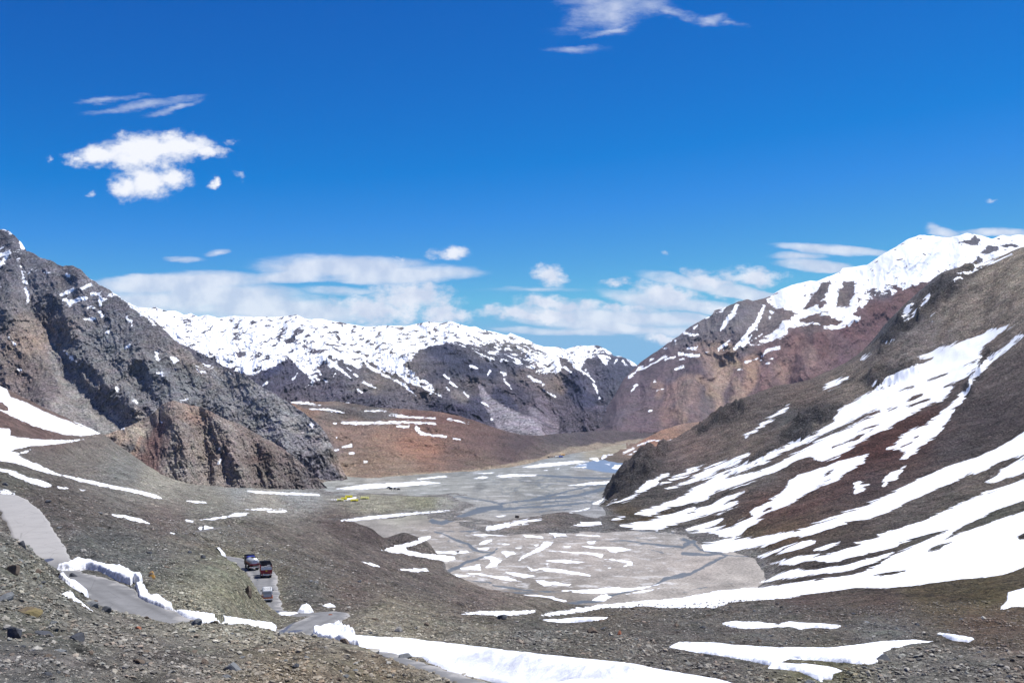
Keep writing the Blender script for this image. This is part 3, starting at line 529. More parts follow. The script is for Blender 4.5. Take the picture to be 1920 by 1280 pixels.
def build_floor():
    aa=np.concatenate([np.linspace(-2600,-1040,60)[:-1],np.linspace(-1040,1040,1100),np.linspace(1040,2600,60)[1:]])
    pyr=np.concatenate([np.linspace(1300,1130,30)[:-1],np.linspace(1130,800,420)[:-1],np.linspace(800,760,60)])
    w=unproj(np.full(pyr.shape,960.),pyr,1.); D=CZ/(CZ-w[:,2]); D=np.concatenate([D,[9000,16000,40000]])
    A,DD=np.meshgrid(aa,D); X=A*DD/F; px,py=proj(X,DD,0*X)
    s=np.full(px.shape,-14.)
    for p in FLOORSNOW: s=np.maximum(s,sdf_poly(px,py,p))
    for p,h in FARSNOW: s=np.maximum(s,sdf_poly(px,py,p))
    wt=np.full(px.shape,-14.)
    for q,(ax,ay,wk) in enumerate(((8,2.2,.75),(15,4.5,.48),(24,7.5,.32))):
        jx=px+ax*fbm(X/26,DD/50,4,41+q); jy=py+ay*fbm(X/20,DD/36,4,51+q)
        for l in STREAMS: wt=np.maximum(wt,sdf_line(jx,jy,[(a,b,w*wk) for a,b,w in l])-.15*q)
    for l in LAKE: wt=np.maximum(wt,sdf_poly(px,py,l)*1.2)
    # braided shallow threads on the far flat
    br=smooth(945,905,py)*0+smooth(880,900,py)*smooth(965,945,py)*smooth(840,1000,px)
    tint=idw(px,py,[(700,1000,(150,144,138)),(900,1090,(158,150,143)),(1100,1030,(162,153,146)),(1300,1060,(165,156,149)),(1400,1080,(162,155,148)),(1250,1110,(160,153,146)),(820,990,(150,142,135)),(1000,1000,(156,148,141)),
      (1100,940,(140,140,141)),(1000,920,(146,147,146)),(800,920,(146,148,147)),(650,905,(150,150,147)),(620,925,(142,145,145)),(900,885,(140,143,145)),(1100,900,(138,138,140)),(750,960,(150,147,134)),(950,950,(150,148,145)),(1050,868,(142,146,150)),(1150,850,(150,143,128)),(1000,1120,(125,118,110)),(300,910,(148,148,142)),(700,900,(152,150,146)),(1280,995,(150,145,140))],warp=24,sy=2.2)
    n=fbm(X/16,DD/55,5,77); tint=tint*np.array([.82,.825,.80])*(1+.26*n[...,None])*(1-np.array([.02,.04,.10])*smooth(960,900,py)[...,None])
    dark=smooth(.08,.3,fbm(X/40,DD/130,5,78))*smooth(1050,940,py)
    tint=tint*(1-.22*dark[...,None])
    reg=smooth(720,800,px)*smooth(1330,1230,px)*smooth(978,995,py)*smooth(1118,1095,py)
    film=(smooth(.05,.38,fbm(X/11,DD/9,6,88,.6))*reg*.5+.35*smooth(.1,.4,fbm(X/30,DD/26,6,89,.6))*smooth(975,940,py))[...,None]; tint=tint*(1-film)+alb((205,204,202))*film
    V=np.stack([X,DD,0*X],-1).reshape(-1,3)
    m,t=new_mat('river_gravel')
    co=t.n('ShaderNodeTexCoord').outputs['Object']
    tc=t.n('ShaderNodeAttribute',attribute_name='tint').outputs['Color']; sn=t.n('ShaderNodeAttribute',attribute_name='snow').outputs['Fac']; wa=t.n('ShaderNodeAttribute',attribute_name='water').outputs['Fac']
    br_=t.n('ShaderNodeAttribute',attribute_name='braid').outputs['Fac']
    n1=t.noise(co,.05,12,.66)[0]; n2=t.noise(co,.6,8,.7)[0]
    k=t.m('ADD',t.m('ADD',t.m('MULTIPLY',t.m('SUBTRACT',n1,.5),1.6),t.m('MULTIPLY',t.m('SUBTRACT',n2,.5),2.6)),1.)
    col=t.vm('MULTIPLY',tc,t.n('ShaderNodeCombineXYZ',{0:k,1:k,2:k}).outputs[0])
    # narrow rills fanning down the valley
    q=t.vm('MULTIPLY',co,(.030,.0085,1)); rl=t.n('ShaderNodeTexNoise',{'Vector':q,'Scale':1.,'Detail':5.,'Roughness':.55,'Distortion':.8}).outputs[0]
    rill=t.mr(t.m('ABSOLUTE',t.m('SUBTRACT',rl,.5)),.0,.030,1,0)
    nw=t.noise(co,.14,6,.6)[0]
    wf=t.mr(t.m('ADD',wa,t.m('MULTIPLY',t.m('SUBTRACT',nw,.5),5.)),-.1,.9,0,1,'SMOOTHSTEP')
    wf=t.m('MAXIMUM',wf,t.m('MULTIPLY',t.m('MULTIPLY',rill,br_),.8))
    wc=t.mix(t.noise(co,.05,5,.6)[0],(.075,.085,.088,1),(.13,.14,.142,1))
    lk=t.n('ShaderNodeAttribute',attribute_name='lake').outputs['Fac']
    wc=t.mix(lk,wc,(.16,.22,.31,1))
    foam=t.mr(t.noise(co,.5,6,.7,2.)[0],.60,.72,0,.55)
    wc=t.mix(t.m('MULTIPLY',foam,t.m('SUBTRACT',1.,lk)),wc,(.45,.5,.5,1))
    c2=t.mix(t.m('MULTIPLY',wf,.88),col,wc)
    ns=t.noise(co,.16,8,.62)[0]
    f=t.m('ADD',sn,t.m('MULTIPLY',t.m('SUBTRACT',ns,.5),9.)); fac=t.mr(f,-.5,.5,0,1,'SMOOTHSTEP')
    c3=t.mix(fac,c2,(.84,.86,.88,1))
    bp=t.n('ShaderNodeBump',{'Strength':t.mr(wf,0,1,.35,.06),'Distance':1.,'Height':t.m('ADD',t.m('MULTIPLY',n1,3.),t.m('MULTIPLY',n2,.5))}).outputs[0]
    finish(t,c3,t.mr(t.m('SUBTRACT',wf,fac),0,1,.85,.42),bp,spec=.16)
    lake=np.zeros(px.shape)
    for l in LAKE: lake=np.maximum(lake,smooth(-3,3,sdf_poly(px,py,l)))
    o=mesh_obj('riverbed',V,grid_faces(*A.shape),m,{'tint':('C',tint),'snow':('F',s),'water':('F',wt),'braid':('F',br),'lake':('F',lake)})
    tag(o,kind='structure'); return o
# ---------------------------------------------------------------- mountains: each a ridge with a front, relief and a back
def cmap(px,py,pts,**k): return idw(px,py,pts,**k)
def mountain(name,ridge,base,dists,step=1.7,rows=230,jag=2.5,relief=(),rough=None,colors=(),brushes=(),snow=None,mat=None,back=(120,900),prof=1.,seed=0,gain=1.,jl=26.,tintfn=None):
    rx=np.array(ridge,float); bx=np.array(base,float); dx=np.array(dists,float)   # dists: px, D base, D ridge
    x0=max(rx[0,0],bx[0,0]); x1=min(rx[-1,0],bx[-1,0]); nc=int((x1-x0)/step)+1
    c=np.linspace(x0,x1,nc); rp=np.interp(c,rx[:,0],rx[:,1]); bp=np.interp(c,bx[:,0],bx[:,1])
    j=fbm(c/jl,c*0+seed,6,seed,.62); kr=np.hanning(2*int(22/step)+1); kr/=kr.sum(); hw=len(kr)//2
    rs=np.convolve(np.pad(rp,hw,'edge'),kr,'valid'); rj=rp-rs+jag*j
    Db=np.interp(c,dx[:,0],dx[:,1]); Dr=np.interp(c,dx[:,0],dx[:,2])
    t=np.linspace(0,1,rows)[:,None]
    py=bp+(rs-bp)*t+rj*smooth(.55,1,t)**2; px=np.broadcast_to(c,py.shape)*1.
    D=Db+(Dr-Db)*np.clip((bp-py)/(bp-rs),0,1.1)**prof
    win=np.sin(np.pi*np.clip(t*.93+.02,0,1))**.5*np.ones_like(py)
    gx=px+7*fbm(px/40,py/40,3,seed+50); gy=py+7*fbm(px/40,py/40,3,seed+60)
    for line,w,h in relief: # crests (h>0 comes towards the viewer) and gullies (h<0)
        q=sdf_line(gx,gy,[(x,y,0) for x,y in line],w*3); e=np.clip(1+q/w/2.2,0,1); D=D-h*e*e*(3-2*e)*win
    D=D-rough(px,py,t)*win
    P=unproj(px,py,D); tint=cmap(px,py,colors,seed=seed+3)*gain
    for line,soft,c3,st in brushes:
        w=(stroke(gx,gy,line,soft)*st)[...,None]; tint=tint*(1-w)+alb(c3)*gain*w
    if tintfn is not None: tint=tintfn(px,py,t,tint)
    s,am=snow(px,py,t) if snow else (np.full(px.shape,-14.),np.ones(px.shape))
    # the back of the mountain, falling away behind the ridge
    B=[]; top=P[-1]
    for k in range(1,7):
        f=k/6; q=top.copy(); d=top[:,:2]/np.linalg.norm(top[:,:2],axis=1)[:,None]
        q[:,:2]+=d*(back[0]*f*3+back[1]*f*f)[...,None] if np.ndim(f) else d*(back[0]*f*3+back[1]*f*f)
        q[:,2]=top[:,2]*(1-f)-20*f+18*fbm(c/30,c*0+k,4,seed+k)*f*(1-f)*4; B.append(q)
    V=np.concatenate([P,np.array(B)],0)
    ext=lambda a: np.concatenate([a,np.repeat(a[-1:],6,0)],0)
    o=mesh_obj(name,V.reshape(-1,3),grid_faces(rows+6,nc)[:, ::1],mat,{'tint':('C',ext(tint)),'snow':('F',ext(s)),'snowamp':('F',ext(am))})
    return tag(o,kind='structure')
def lines_snow(px,py,lines,s):
    for l in lines: s=np.maximum(s,sdf_line(px,py,l))
    return s
def build_mountains():
    # ---- far snowy range
    def rough_far(px,py,t):
        u=px+10*fbm(px/50,py/50,3,2); v=py+10*fbm(px/50,py/50,3,4)
        sk=u-.55*(v-600)*np.sin(px/130.)
        big=ridged(sk/64,v/95,7,21,.6); small=.55*ridged(u/11,v/30,6,31,.6)+.45*ridged(u/14+v/30,v/16-u/40,5,33,.6)
        calm=1-.92*smooth(-8,5,sdf_poly(px,py,[(893,722),(915,724),(930,755),(955,775),(985,765),(1005,762),(1045,812),(1040,830),(930,830)],20.))
        return (130*(big-.5)+54*(small-.5))*calm
    U=[(100,400),(1210,400),(1210,690),(1185,688),(1165,672),(1150,668),(1135,690),(1120,672),(1100,672),(1090,690),(1083,693),(1075,682),(1060,668),(1040,660),(1046,672),(1052,690),(1040,700),(1010,700),(1000,692),(975,690),(960,682),(930,684),(905,678),(885,660),(865,655),(845,648),(820,648),(790,655),(776,668),(765,682),(768,692),(800,712),(835,740),(850,752),(820,742),(790,722),(760,700),(742,690),(735,703),(712,692),(690,676),(672,690),(650,684),(640,676),(622,690),(604,676),(590,700),(598,714),(585,712),(566,684),(552,674),(536,672),(520,682),(500,694),(472,704),(440,694),(380,662),(240,600)]
    ZF=lambda *p:conv(p,680,590,3.692)
    ZG=lambda *p:conv(p,250,560,4.267)
    L=[ZF((10,470,1.6),(90,505,1)),ZF((0,310,1.5),(60,370,3),(180,430,1.6),(290,490,1.6),(370,560,.8)),ZF((200,350,5),(300,440,4.5),(420,500,2.5),(545,565,.8)),ZF((565,420,.8),(600,445,1.8),(610,470,1.8),(655,500,.8)),
       ZF((700,535,1.6),(735,570,.8)),ZF((955,395,1.5),(990,410,3),(975,425,1)),ZF((980,450,1),(1015,490,1.4),(1030,515,.7)),ZF((1130,410,1),(1190,450,3.2),(1250,480,1.6),(1240,510,1),(1330,570,.6)),ZF((1270,350,1.4),(1210,420,.8)),ZF((1240,330,1.2),(1200,400,.8)),
       ZF((1440,320,3),(1480,370,2.2),(1560,410,1.4),(1600,470,1.2),(1640,575,.7)),ZF((1250,220,4),(1340,250,8),(1420,290,5),(1480,370,1.5)),ZF((1540,235,6),(1590,240,5),(1570,270,3)),ZF((1500,260,2),(1480,330,1.2)),ZF((825,605,.8),(870,630,1.2)),ZF((880,700,.8),(895,725,1.2)),ZF((470,545,1.2),(482,550,1)),
       ZF((580,500,1),(600,525,1)),ZF((1400,360,1.2),(1440,400,1)),ZF((740,350,1.2),(790,370,.8)),ZF((860,430,.8),(880,390,1.2)),ZF((1760,310,2),(1740,340,1)),ZF((1800,320,2),(1820,350,1)),ZF((1545,380,1),(1530,410,1.5)),
       ZG((1290,500,4),(1370,570,4),(1440,620,3.5),(1430,690,1.5)),ZG((1400,480,3),(1500,600,1.6)),ZG((1530,480,3),(1650,560,4),(1740,635,1.2)),ZG((1710,550,1.3),(1790,620,1.)),ZG((1840,670,1),(1925,710,1)),ZG((1800,730,.9),(1825,745,.9)),ZG((1040,690,1),(1070,670,1.2)),ZG((1280,640,1.6),(1310,600,1)),ZG((1370,700,.8),(1400,695,.8)),ZG((1700,830,.6),(1720,835,.6)),ZG((1600,620,1),(1615,600,1)),ZG((1530,650,.7),(1560,670,.7))]
    def snow_far(px,py,t):
        s=np.minimum(sdf_poly(px,py,U,30.),30.)
        # darker bare patches inside the white
        big=ridged((px-.35*(py-600))/70,py/150,4,21,.58)
        holes=[((612,640),(650,632),(640,612),(600,626),8),]
        s=np.minimum(s,4.8)
        bare=np.maximum(smooth(760,850,px)*smooth(1050,960,px)*smooth(628,650,py),smooth(1080,1120,px)*.55)
        s=s-6.5*bare*(s>-14)
        sp=[[(536,605,2),(528,625,4),(515,648,3)],[(560,618,3),(545,635,6),(530,650,2)],[(585,612,2),(610,630,3)],[(635,640,3),(660,660,4),(700,668,2)],[(690,690,3),(672,668,3)],[(440,640,2),(455,665,4)],[(480,660,2),(500,668,3)],[(470,615,2),(462,630,3)],[(545,660,2),(570,650,3),(600,660,1)],[(330,597,1),(345,592,2)],[(700,640,2),(720,655,2)],[(430,600,2),(445,608,2)],[(660,622,1),(690,640,3),(715,660,2)]]
        for l in sp: s=np.where(sdf_line(px,py,l)>-3,np.minimum(s,1.2-sdf_line(px,py,l)*.9),s)
        cr=smooth(3.2,.4,np.abs(py-np.interp(px,[r[0] for r in FR],[r[1] for r in FR])-1.2))
        s=s-5*cr*(fbm(px/22,py*0,3,8)+.15)*(px>560)
        sl=lines_snow(px,py,L,np.full(px.shape,-14.)); k=sl>s; s=np.maximum(s,sl)
        am=np.where(s>4,13.,np.where(s>-2,9.,4.)); am=np.where(k,4.5,np.interp(s,[-6,-2,1,4,9],[4,8,14,20,22]))
        return s,am
    FR=[(120,548),(180,560),(250,575),(280,578),(290,575),(310,582),(330,583),(345,590),(358,587),(372,594),(390,590),(410,596),(440,592),(470,594),(520,594),(540,592),(555,590),(575,598),(600,597),(625,602),(660,608),(690,613),(720,610),(760,611),(785,606),(805,603),(825,606),(845,602),(860,607),(880,613),(890,611),(905,618),(930,623),(950,628),(957,624),(970,630),(990,637),(1005,645),(1020,650),(1045,650),(1060,655),(1075,650),(1090,648),(1120,647),(1135,654),(1145,660),(1150,667),(1165,668),(1180,675),(1192,682),(1205,692),(1260,730)]
    mfar=land_mat('far_range_rock',.010,1.35,.8,stones=((.13,'all'),),snowfreq=.024,samp=3.6,snst=(1.3,.6,.55))
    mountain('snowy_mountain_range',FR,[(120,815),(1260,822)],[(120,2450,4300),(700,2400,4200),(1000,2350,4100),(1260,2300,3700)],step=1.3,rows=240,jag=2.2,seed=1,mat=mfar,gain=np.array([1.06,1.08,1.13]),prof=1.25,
      relief=[([(560,592),(600,640),(680,720),(770,780)],26,90),([(480,594),(505,680),(490,760)],24,70),([(700,612),(790,690),(880,780)],24,100),([(853,603),(880,680),(930,740),(950,790)],20,110),([(1000,645),(1040,690),(1005,740),(1000,790)],20,120),([(1060,655),(1100,705),(1085,800)],18,120),([(1140,660),(1150,730),(1120,790)],18,100),([(905,700),(930,790)],22,-60),([(520,620),(450,700)],22,-60),([(640,640),(720,720)],14,-50),([(1110,660),(1125,750)],12,-60),([(1050,740),(1040,800)],18,-50)],
      rough=rough_far,snow=snow_far,
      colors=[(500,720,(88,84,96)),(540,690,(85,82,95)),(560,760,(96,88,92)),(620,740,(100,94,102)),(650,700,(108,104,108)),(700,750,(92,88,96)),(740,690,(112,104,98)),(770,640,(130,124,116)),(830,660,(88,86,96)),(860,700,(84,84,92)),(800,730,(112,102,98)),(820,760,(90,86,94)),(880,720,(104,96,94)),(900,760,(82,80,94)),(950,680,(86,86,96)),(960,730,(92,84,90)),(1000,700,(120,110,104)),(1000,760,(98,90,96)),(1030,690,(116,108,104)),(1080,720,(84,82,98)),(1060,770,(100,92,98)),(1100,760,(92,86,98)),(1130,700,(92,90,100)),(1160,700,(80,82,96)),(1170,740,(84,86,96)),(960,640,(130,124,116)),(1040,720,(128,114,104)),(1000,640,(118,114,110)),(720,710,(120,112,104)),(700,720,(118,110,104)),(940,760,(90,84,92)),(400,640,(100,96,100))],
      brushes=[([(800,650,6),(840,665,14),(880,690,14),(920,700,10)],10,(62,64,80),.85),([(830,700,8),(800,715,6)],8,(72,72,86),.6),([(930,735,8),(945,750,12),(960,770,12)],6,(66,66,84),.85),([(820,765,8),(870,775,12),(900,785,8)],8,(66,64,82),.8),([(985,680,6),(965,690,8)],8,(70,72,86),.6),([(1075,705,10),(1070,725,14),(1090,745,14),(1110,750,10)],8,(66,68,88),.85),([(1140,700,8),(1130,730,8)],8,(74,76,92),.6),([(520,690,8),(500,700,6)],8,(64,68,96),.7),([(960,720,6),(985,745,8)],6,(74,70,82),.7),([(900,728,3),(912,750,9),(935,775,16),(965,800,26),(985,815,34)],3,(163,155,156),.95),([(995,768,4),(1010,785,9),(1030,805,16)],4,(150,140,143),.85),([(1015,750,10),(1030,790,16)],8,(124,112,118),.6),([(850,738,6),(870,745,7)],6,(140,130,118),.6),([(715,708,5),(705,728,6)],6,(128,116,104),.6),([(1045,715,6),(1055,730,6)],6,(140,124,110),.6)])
    # ---- right-hand mountain
    def rough_r(px,py,t):
        u=px+12*fbm(px/60,py/60,3,12); v=py+12*fbm(px/60,py/60,3,14)
        big=ridged((u+.25*v)/80,v/120,7,41,.52); small=ridged(u/17,v/30,5,51,.6)
        crag=smooth(1420,1340,px)*smooth(680,640,py)+smooth(450,470,py)*0
        return 48*(big-.5)+(9+36*crag)*(small-.5)
    RR=[(1040,842),(1070,825),(1100,803),(1125,780),(1150,745),(1170,710),(1185,695),(1200,680),(1225,662),(1250,645),(1275,628),(1290,615),(1310,603),(1335,590),(1340,582),(1355,578),(1385,565),(1400,561),(1412,564),(1428,560),(1445,555),(1465,541),(1480,536),(1500,531),(1520,525),(1530,527),(1545,522),(1575,510),(1580,503),(1600,500),(1625,497),(1650,480),(1680,462),(1700,450),(1725,440),(1745,442),(1780,446),(1800,441),(1815,437),(1840,442),(1860,447),(1880,441),(1895,443),(1903,441),(1919,441),(1960,445),(2150,430)]
    main=[(1437,563),(1465,535),(1520,515),(1580,495),(1625,485),(1680,452),(1725,430),(1815,427),(1960,420),(1960,470),(1897,478),(1860,490),(1830,500),(1810,501),(1775,507),(1757,517),(1740,528),(1705,545),(1680,555),(1655,560),(1630,572),(1620,585),(1612,600),(1590,613),(1565,616),(1547,615),(1530,608),(1502,608),(1480,618),(1472,630),(1454,637),(1424,646),(1407,646),(1430,637),(1450,622),(1463,608),(1480,598),(1495,588),(1485,582),(1470,579),(1452,578),(1440,568)]
    isl=[[(1540,530),(1556,528),(1553,545),(1537,568),(1512,580),(1500,584),(1515,566),(1530,548)],[(1567,577),(1572,550),(1582,530),(1596,526),(1604,530),(1597,560),(1592,574)],[(1499,605),(1500,596),(1522,590),(1550,589),(1560,597),(1580,602),(1570,612),(1547,610),(1527,604)],[(1532,569),(1547,561),(1544,575),(1537,578)],[(1600,588),(1612,584),(1610,592),(1602,592)],[(1840,470),(1858,458),(1872,462),(1870,472),(1850,478)],[(1808,452),(1830,444),(1842,448),(1830,458),(1812,456)],[(1878,458),(1895,455),(1905,462),(1885,466)],[(1822,492),(1836,480),(1842,490),(1830,498)]]
    ZR=lambda *p:conv(p,1180,560,4.364)
    LR=[ZR((880,60,2.5),(850,120,4.5),(790,190,4),(740,270,1.2)),ZR((780,70,1.5),(760,100,1.5),(690,120,1)),ZR((1100,60,2.5),(1050,180,4),(960,300,4),(860,412,3)),ZR((1000,300,3),(930,380,3)),ZR((830,325,1),(730,420,2.4)),ZR((800,370,2),(770,420,1)),ZR((1085,290,.8),(980,355,1.2)),ZR((1220,398,3.),(1130,420,3),(1080,478,2)),ZR((950,520,.9),(1050,488,1.2)),ZR((1070,500,1.4),(1110,512,1)),
        ZR((410,450,3),(450,455,1.5),(500,465,3.5),(565,460,2)),ZR((380,572,2),(440,555,1.6)),ZR((395,502,1.2),(450,495,1.4)),ZR((0,640,2),(60,590,1.6),(160,550,1.2),(300,470,1.6)),ZR((10,770,.8),(60,700,2)),ZR((200,682,1.2),(240,680,1)),ZR((220,748,1),(275,738,1)),ZR((260,400,2),(300,403,1.6)),ZR((450,285,2),(510,292,2.5),(565,288,1)),ZR((480,405,1.5),(545,405,3),(560,392,1)),ZR((895,582,1.6),(920,576,1)),ZR((1145,492,1),(1170,490,1)),ZR((1120,530,1),(1150,525,1)),ZR((165,915,1),(180,910,1)),ZR((75,560,2),(110,550,1.2)),ZR((175,500,1.6),(205,490,1.2)),ZR((630,158,1.4),(650,150,1)),ZR((530,240,1.4),(560,215,1)),ZR((620,432,1.4),(650,435,1)),ZR((1150,95,2),(1165,110,2)),ZR((1150,150,2.5),(1155,145,1)),ZR((1040,245,1.5),(1045,250,1)),ZR((1225,225,1.3),(1240,215,1)),ZR((370,340,2),(380,360,1.5)),ZR((290,500,1),(370,475,1.2)),ZR((300,360,1.2),(340,340,1.2))]
    def snow_r(px,py,t):
        s=np.minimum(sdf_poly(px,py,main,14.),7.5)
        for h in isl: s=np.minimum(s,-sdf_poly(px,py,h))
        # broken snow on the lower flank of the big face, gullies running down it
        fl=smooth(525,545,py)*smooth(1612,1640,px)*smooth(1790,1750,px)+smooth(540,560,py)*smooth(1598,1612,px)*smooth(1700,1660,px)*smooth(600,585,py)
        s=s-np.clip(fl,0,1)*(7.5+6*fbm((px+.5*py)/12,py/60,3,91))*(s>-10)
        rk=smooth(1240,1270,px)*smooth(1420,1390,px)*smooth(670,600,py)
        s=np.maximum(s,-14+9.5*rk)
        sl=lines_snow(px,py,LR,np.full(px.shape,-14.)); k=sl>s; s=np.maximum(s,sl)
        return s,np.where(k,5.,np.interp(s,[-6,-2,1,5,10],[8,7,10,15,20]))
    mr_=land_mat('right_mountain_rock',.010,.6,.45,stones=((.16,'all'),),snowfreq=.035,samp=3.2)
    ZRb=lambda *p:conv(p,1180,560,4.364)
    fans=[]
    for pts,c3,st in [(((770,470,24),(760,620,16),(700,760,12),(735,960,8)),(158,140,126),.95),(((640,480,8),(650,660,2)),(150,132,122),.5),(((470,720,20),(430,860,8),(440,960,9)),(146,128,118),.7),(((370,730,9),(300,900,7),(310,1010,8)),(140,118,112),.6),(((560,650,4),(640,700,3),(700,900,5)),(160,140,122),.7),(((540,730,10),(530,900,6),(540,990,4)),(136,120,114),.5),(((1000,530,14),(1010,640,9),(940,780,4)),(160,136,118),.75),(((1260,560,14),(1275,690,2)),(150,128,118),.6),(((1210,600,5),(1275,700,2)),(148,124,116),.5),(((1480,440,14),(1500,560,9)),(148,126,116),.55),(((1400,380,16),(1340,640,5)),(138,112,106),.5),(((880,540,5),(900,560,5)),(160,145,118),.6),(((880,680,6),(920,760,5),(850,830,4)),(168,148,130),.6),(((210,700,6),(260,720,5),(230,790,3)),(140,122,112),.6),(((390,950,9),(430,985,9)),(150,128,112),.5),(((1640,480,14),(1500,640,6)),(122,100,98),.6),(((1560,330,12),(1600,420,10)),(112,84,82),.6),(((600,420,16),(700,440,20)),(140,122,112),.55),(((1100,600,10),(1110,720,8)),(140,112,108),.55),(((640,850,12),(640,960,12)),(110,102,104),.7)]:
        fans.append((ZRb(*pts),7,tuple(min(255,v*.97) for v in c3),min(1,st*1.2)))
    mountain('mountain',RR,[(1040,845),(1150,815),(1300,806),(1500,800),(2150,800)],[(1040,2150,2300),(1120,2200,2600),(1200,2300,3000),(1400,2350,3200),(1720,2400,3400),(2150,2300,3300)],step=1.3,rows=280,jag=2.6,seed=7,mat=mr_,gain=np.array([.92,.88,.87]),prof=1.1,
      relief=[([(1412,564),(1380,620),(1300,700),(1280,800)],22,70),([(1480,540),(1470,620),(1440,700)],18,40),([(1545,522),(1545,590),(1510,700)],16,60),([(1725,440),(1640,530),(1560,640),(1500,740)],28,70),([(1350,690),(1350,780)],20,-60),([(1600,500),(1580,570)],10,-40),([(1240,700),(1210,800)],18,50),([(1300,615),(1200,720),(1150,790)],16,50),([(1470,690),(1475,740)],14,-40),([(1420,680),(1400,740)],12,-30)],
      rough=rough_r,snow=snow_r,brushes=fans+[([(1190,760,4),(1150,790,10),(1120,800,10)],8,(96,90,96),.6)],
      colors=[(1290,625,(108,106,112)),(1350,600,(112,110,114)),(1400,600,(116,112,112)),(1440,600,(122,116,114)),(1380,650,(108,102,106)),(1480,580,(124,114,110)),(1520,600,(112,98,94)),(1540,600,(100,86,84)),(1300,690,(92,82,88)),(1250,690,(98,88,94)),(1220,720,(100,90,96)),(1280,740,(92,82,88)),(1200,760,(106,94,100)),(1150,790,(98,90,98)),(1180,800,(104,92,98)),(1250,780,(108,94,96)),(1330,740,(110,100,104)),(1400,690,(126,108,106)),(1450,660,(118,96,94)),(1500,640,(110,88,88)),(1500,700,(120,98,98)),(1560,640,(112,90,92)),(1560,680,(112,92,98)),(1600,620,(110,84,86)),(1650,580,(106,80,80)),(1700,560,(112,86,84)),(1430,720,(116,98,98)),(1850,460,(100,98,104)),(1650,545,(96,90,96)),(1560,545,(104,98,98)),(1390,590,(106,104,108)),(1580,550,(110,102,100))])
    # ---- brown hill in the middle
    BR=[(520,760),(540,754),(560,752),(600,753),(630,752),(660,756),(700,763),(740,765),(780,768),(820,771),(860,779),(890,788),(920,799),(950,808),(980,815),(1010,816),(1050,812),(1100,809),(1150,806),(1200,802),(1260,797),(1330,790)]
    BB=[(520,918),(600,915),(625,910),(640,906),(740,896),(880,886),(960,876),(1000,869),(1050,857),(1100,848),(1160,835),(1210,830),(1330,825)]
    BD=[]
    for x,y in BB:
        w=unproj(x,y,1.); D0=CZ/(CZ-w[2]); BD.append((x,D0+14,max(D0+330,1750 if x<900 else 0)))
    def rough_b(px,py,t):
        return 28*(ridged(px/70,py/45,6,61,.5)-.45)+7*fbm(px/7,py/5,3,64)
    ZB=lambda *p:conv(p,500,560,2.595)
    LB=[ZB((125,500,2.),(170,505,2.2),(260,518,1.)),ZB((210,535,.9),(300,540,1.6),(380,555,.8)),ZB((480,545,1.),(580,545,1.2)),ZB((595,567,2.),(700,575,1.6),(820,582,1.)),ZB((365,600,1.6),(430,605,2.8),(560,602,2.2),(700,600,2.),(820,608,1.2)),ZB((640,620,2.2),(690,620,1.8)),ZB((730,630,3.5),(750,655,3.),(800,662,2.),(870,670,1.6)),ZB((910,680,1.8),(940,683,1.)),ZB((328,605,1.6),(338,605,1.4)),ZB((370,722,1.4),(410,712,3.)),ZB((325,735,1.4),(350,735,1.4)),ZB((262,775,1.4),(330,765,1.4)),ZB((405,750,1.8),(425,752,1.6)),ZB((295,805,1.),(325,805,1.)),ZB((475,790,1.2),(485,792,1.2)),ZB((340,675,1.2),(345,680,1)),ZB((880,583,.8),(980,605,.6))]
    def snow_b(px,py,t):
        s=lines_snow(px,py,LB,np.full(px.shape,-14.)); return s,np.full(px.shape,4.5)
    mb=land_mat('brown_moraine',.03,.9,.8,stones=((.3,'all'),(.8,'all')),snowfreq=.10)
    mountain('brown_hill',BR,BB,BD,step=1.3,rows=170,jag=1.6,seed=15,mat=mb,gain=np.array([.97,.96,.93]),prof=1.,jl=14,rough=rough_b,snow=snow_b,
      relief=[([(640,790),(620,850),(640,900)],26,-50),([(820,790),(900,850),(950,870)],24,30)],
      colors=[(570,760,(150,124,108)),(640,775,(120,112,106)),(700,778,(112,108,104)),(780,785,(130,104,94)),(860,800,(118,94,86)),(720,820,(160,132,114)),(650,810,(150,126,112)),(800,840,(160,122,102)),(770,830,(165,126,106)),(850,850,(130,108,98)),(700,860,(150,128,110)),(640,880,(158,138,120)),(750,880,(150,130,112)),(900,830,(112,92,88)),(950,850,(104,88,86)),(980,830,(92,80,82)),(900,870,(126,110,98)),(1050,825,(88,82,84)),(1100,818,(86,80,84)),(1200,812,(92,84,86)),(600,840,(112,106,108)),(600,870,(120,110,104)),(1000,855,(108,96,92)),(620,905,(140,130,120)),(1060,852,(140,130,120)),(1120,822,(92,84,86)),(1250,815,(110,100,98))],
      brushes=[([(560,757,3),(640,768,4),(700,776,6),(740,780,5)],4,(108,103,101),.85),([(600,914,1.5),(640,905,2.),(740,894,2.),(880,884,2.),(960,873,2.),(1000,866,2.),(1040,853,2.),(1075,842,2.),(1120,836,1.5),(1200,826,1.5)],3,(178,162,140),.8),([(640,911,1),(740,900,1),(880,888,1)],2,(130,118,104),.2),([(1065,846,3),(1130,838,6),(1220,830,6)],4,(158,146,130),.85),([(760,775,3),(860,790,5)],6,(110,80,74),.5)])
    # ---- low rusty bank beyond the big hillside
    TR=[(1100,866),(1130,858),(1150,850),(1180,838),(1210,822),(1240,806),(1280,794),(1320,789),(1380,786),(1450,790)]
    TB=[(1100,868),(1130,869),(1160,869),(1200,872),(1250,872),(1450,874)]
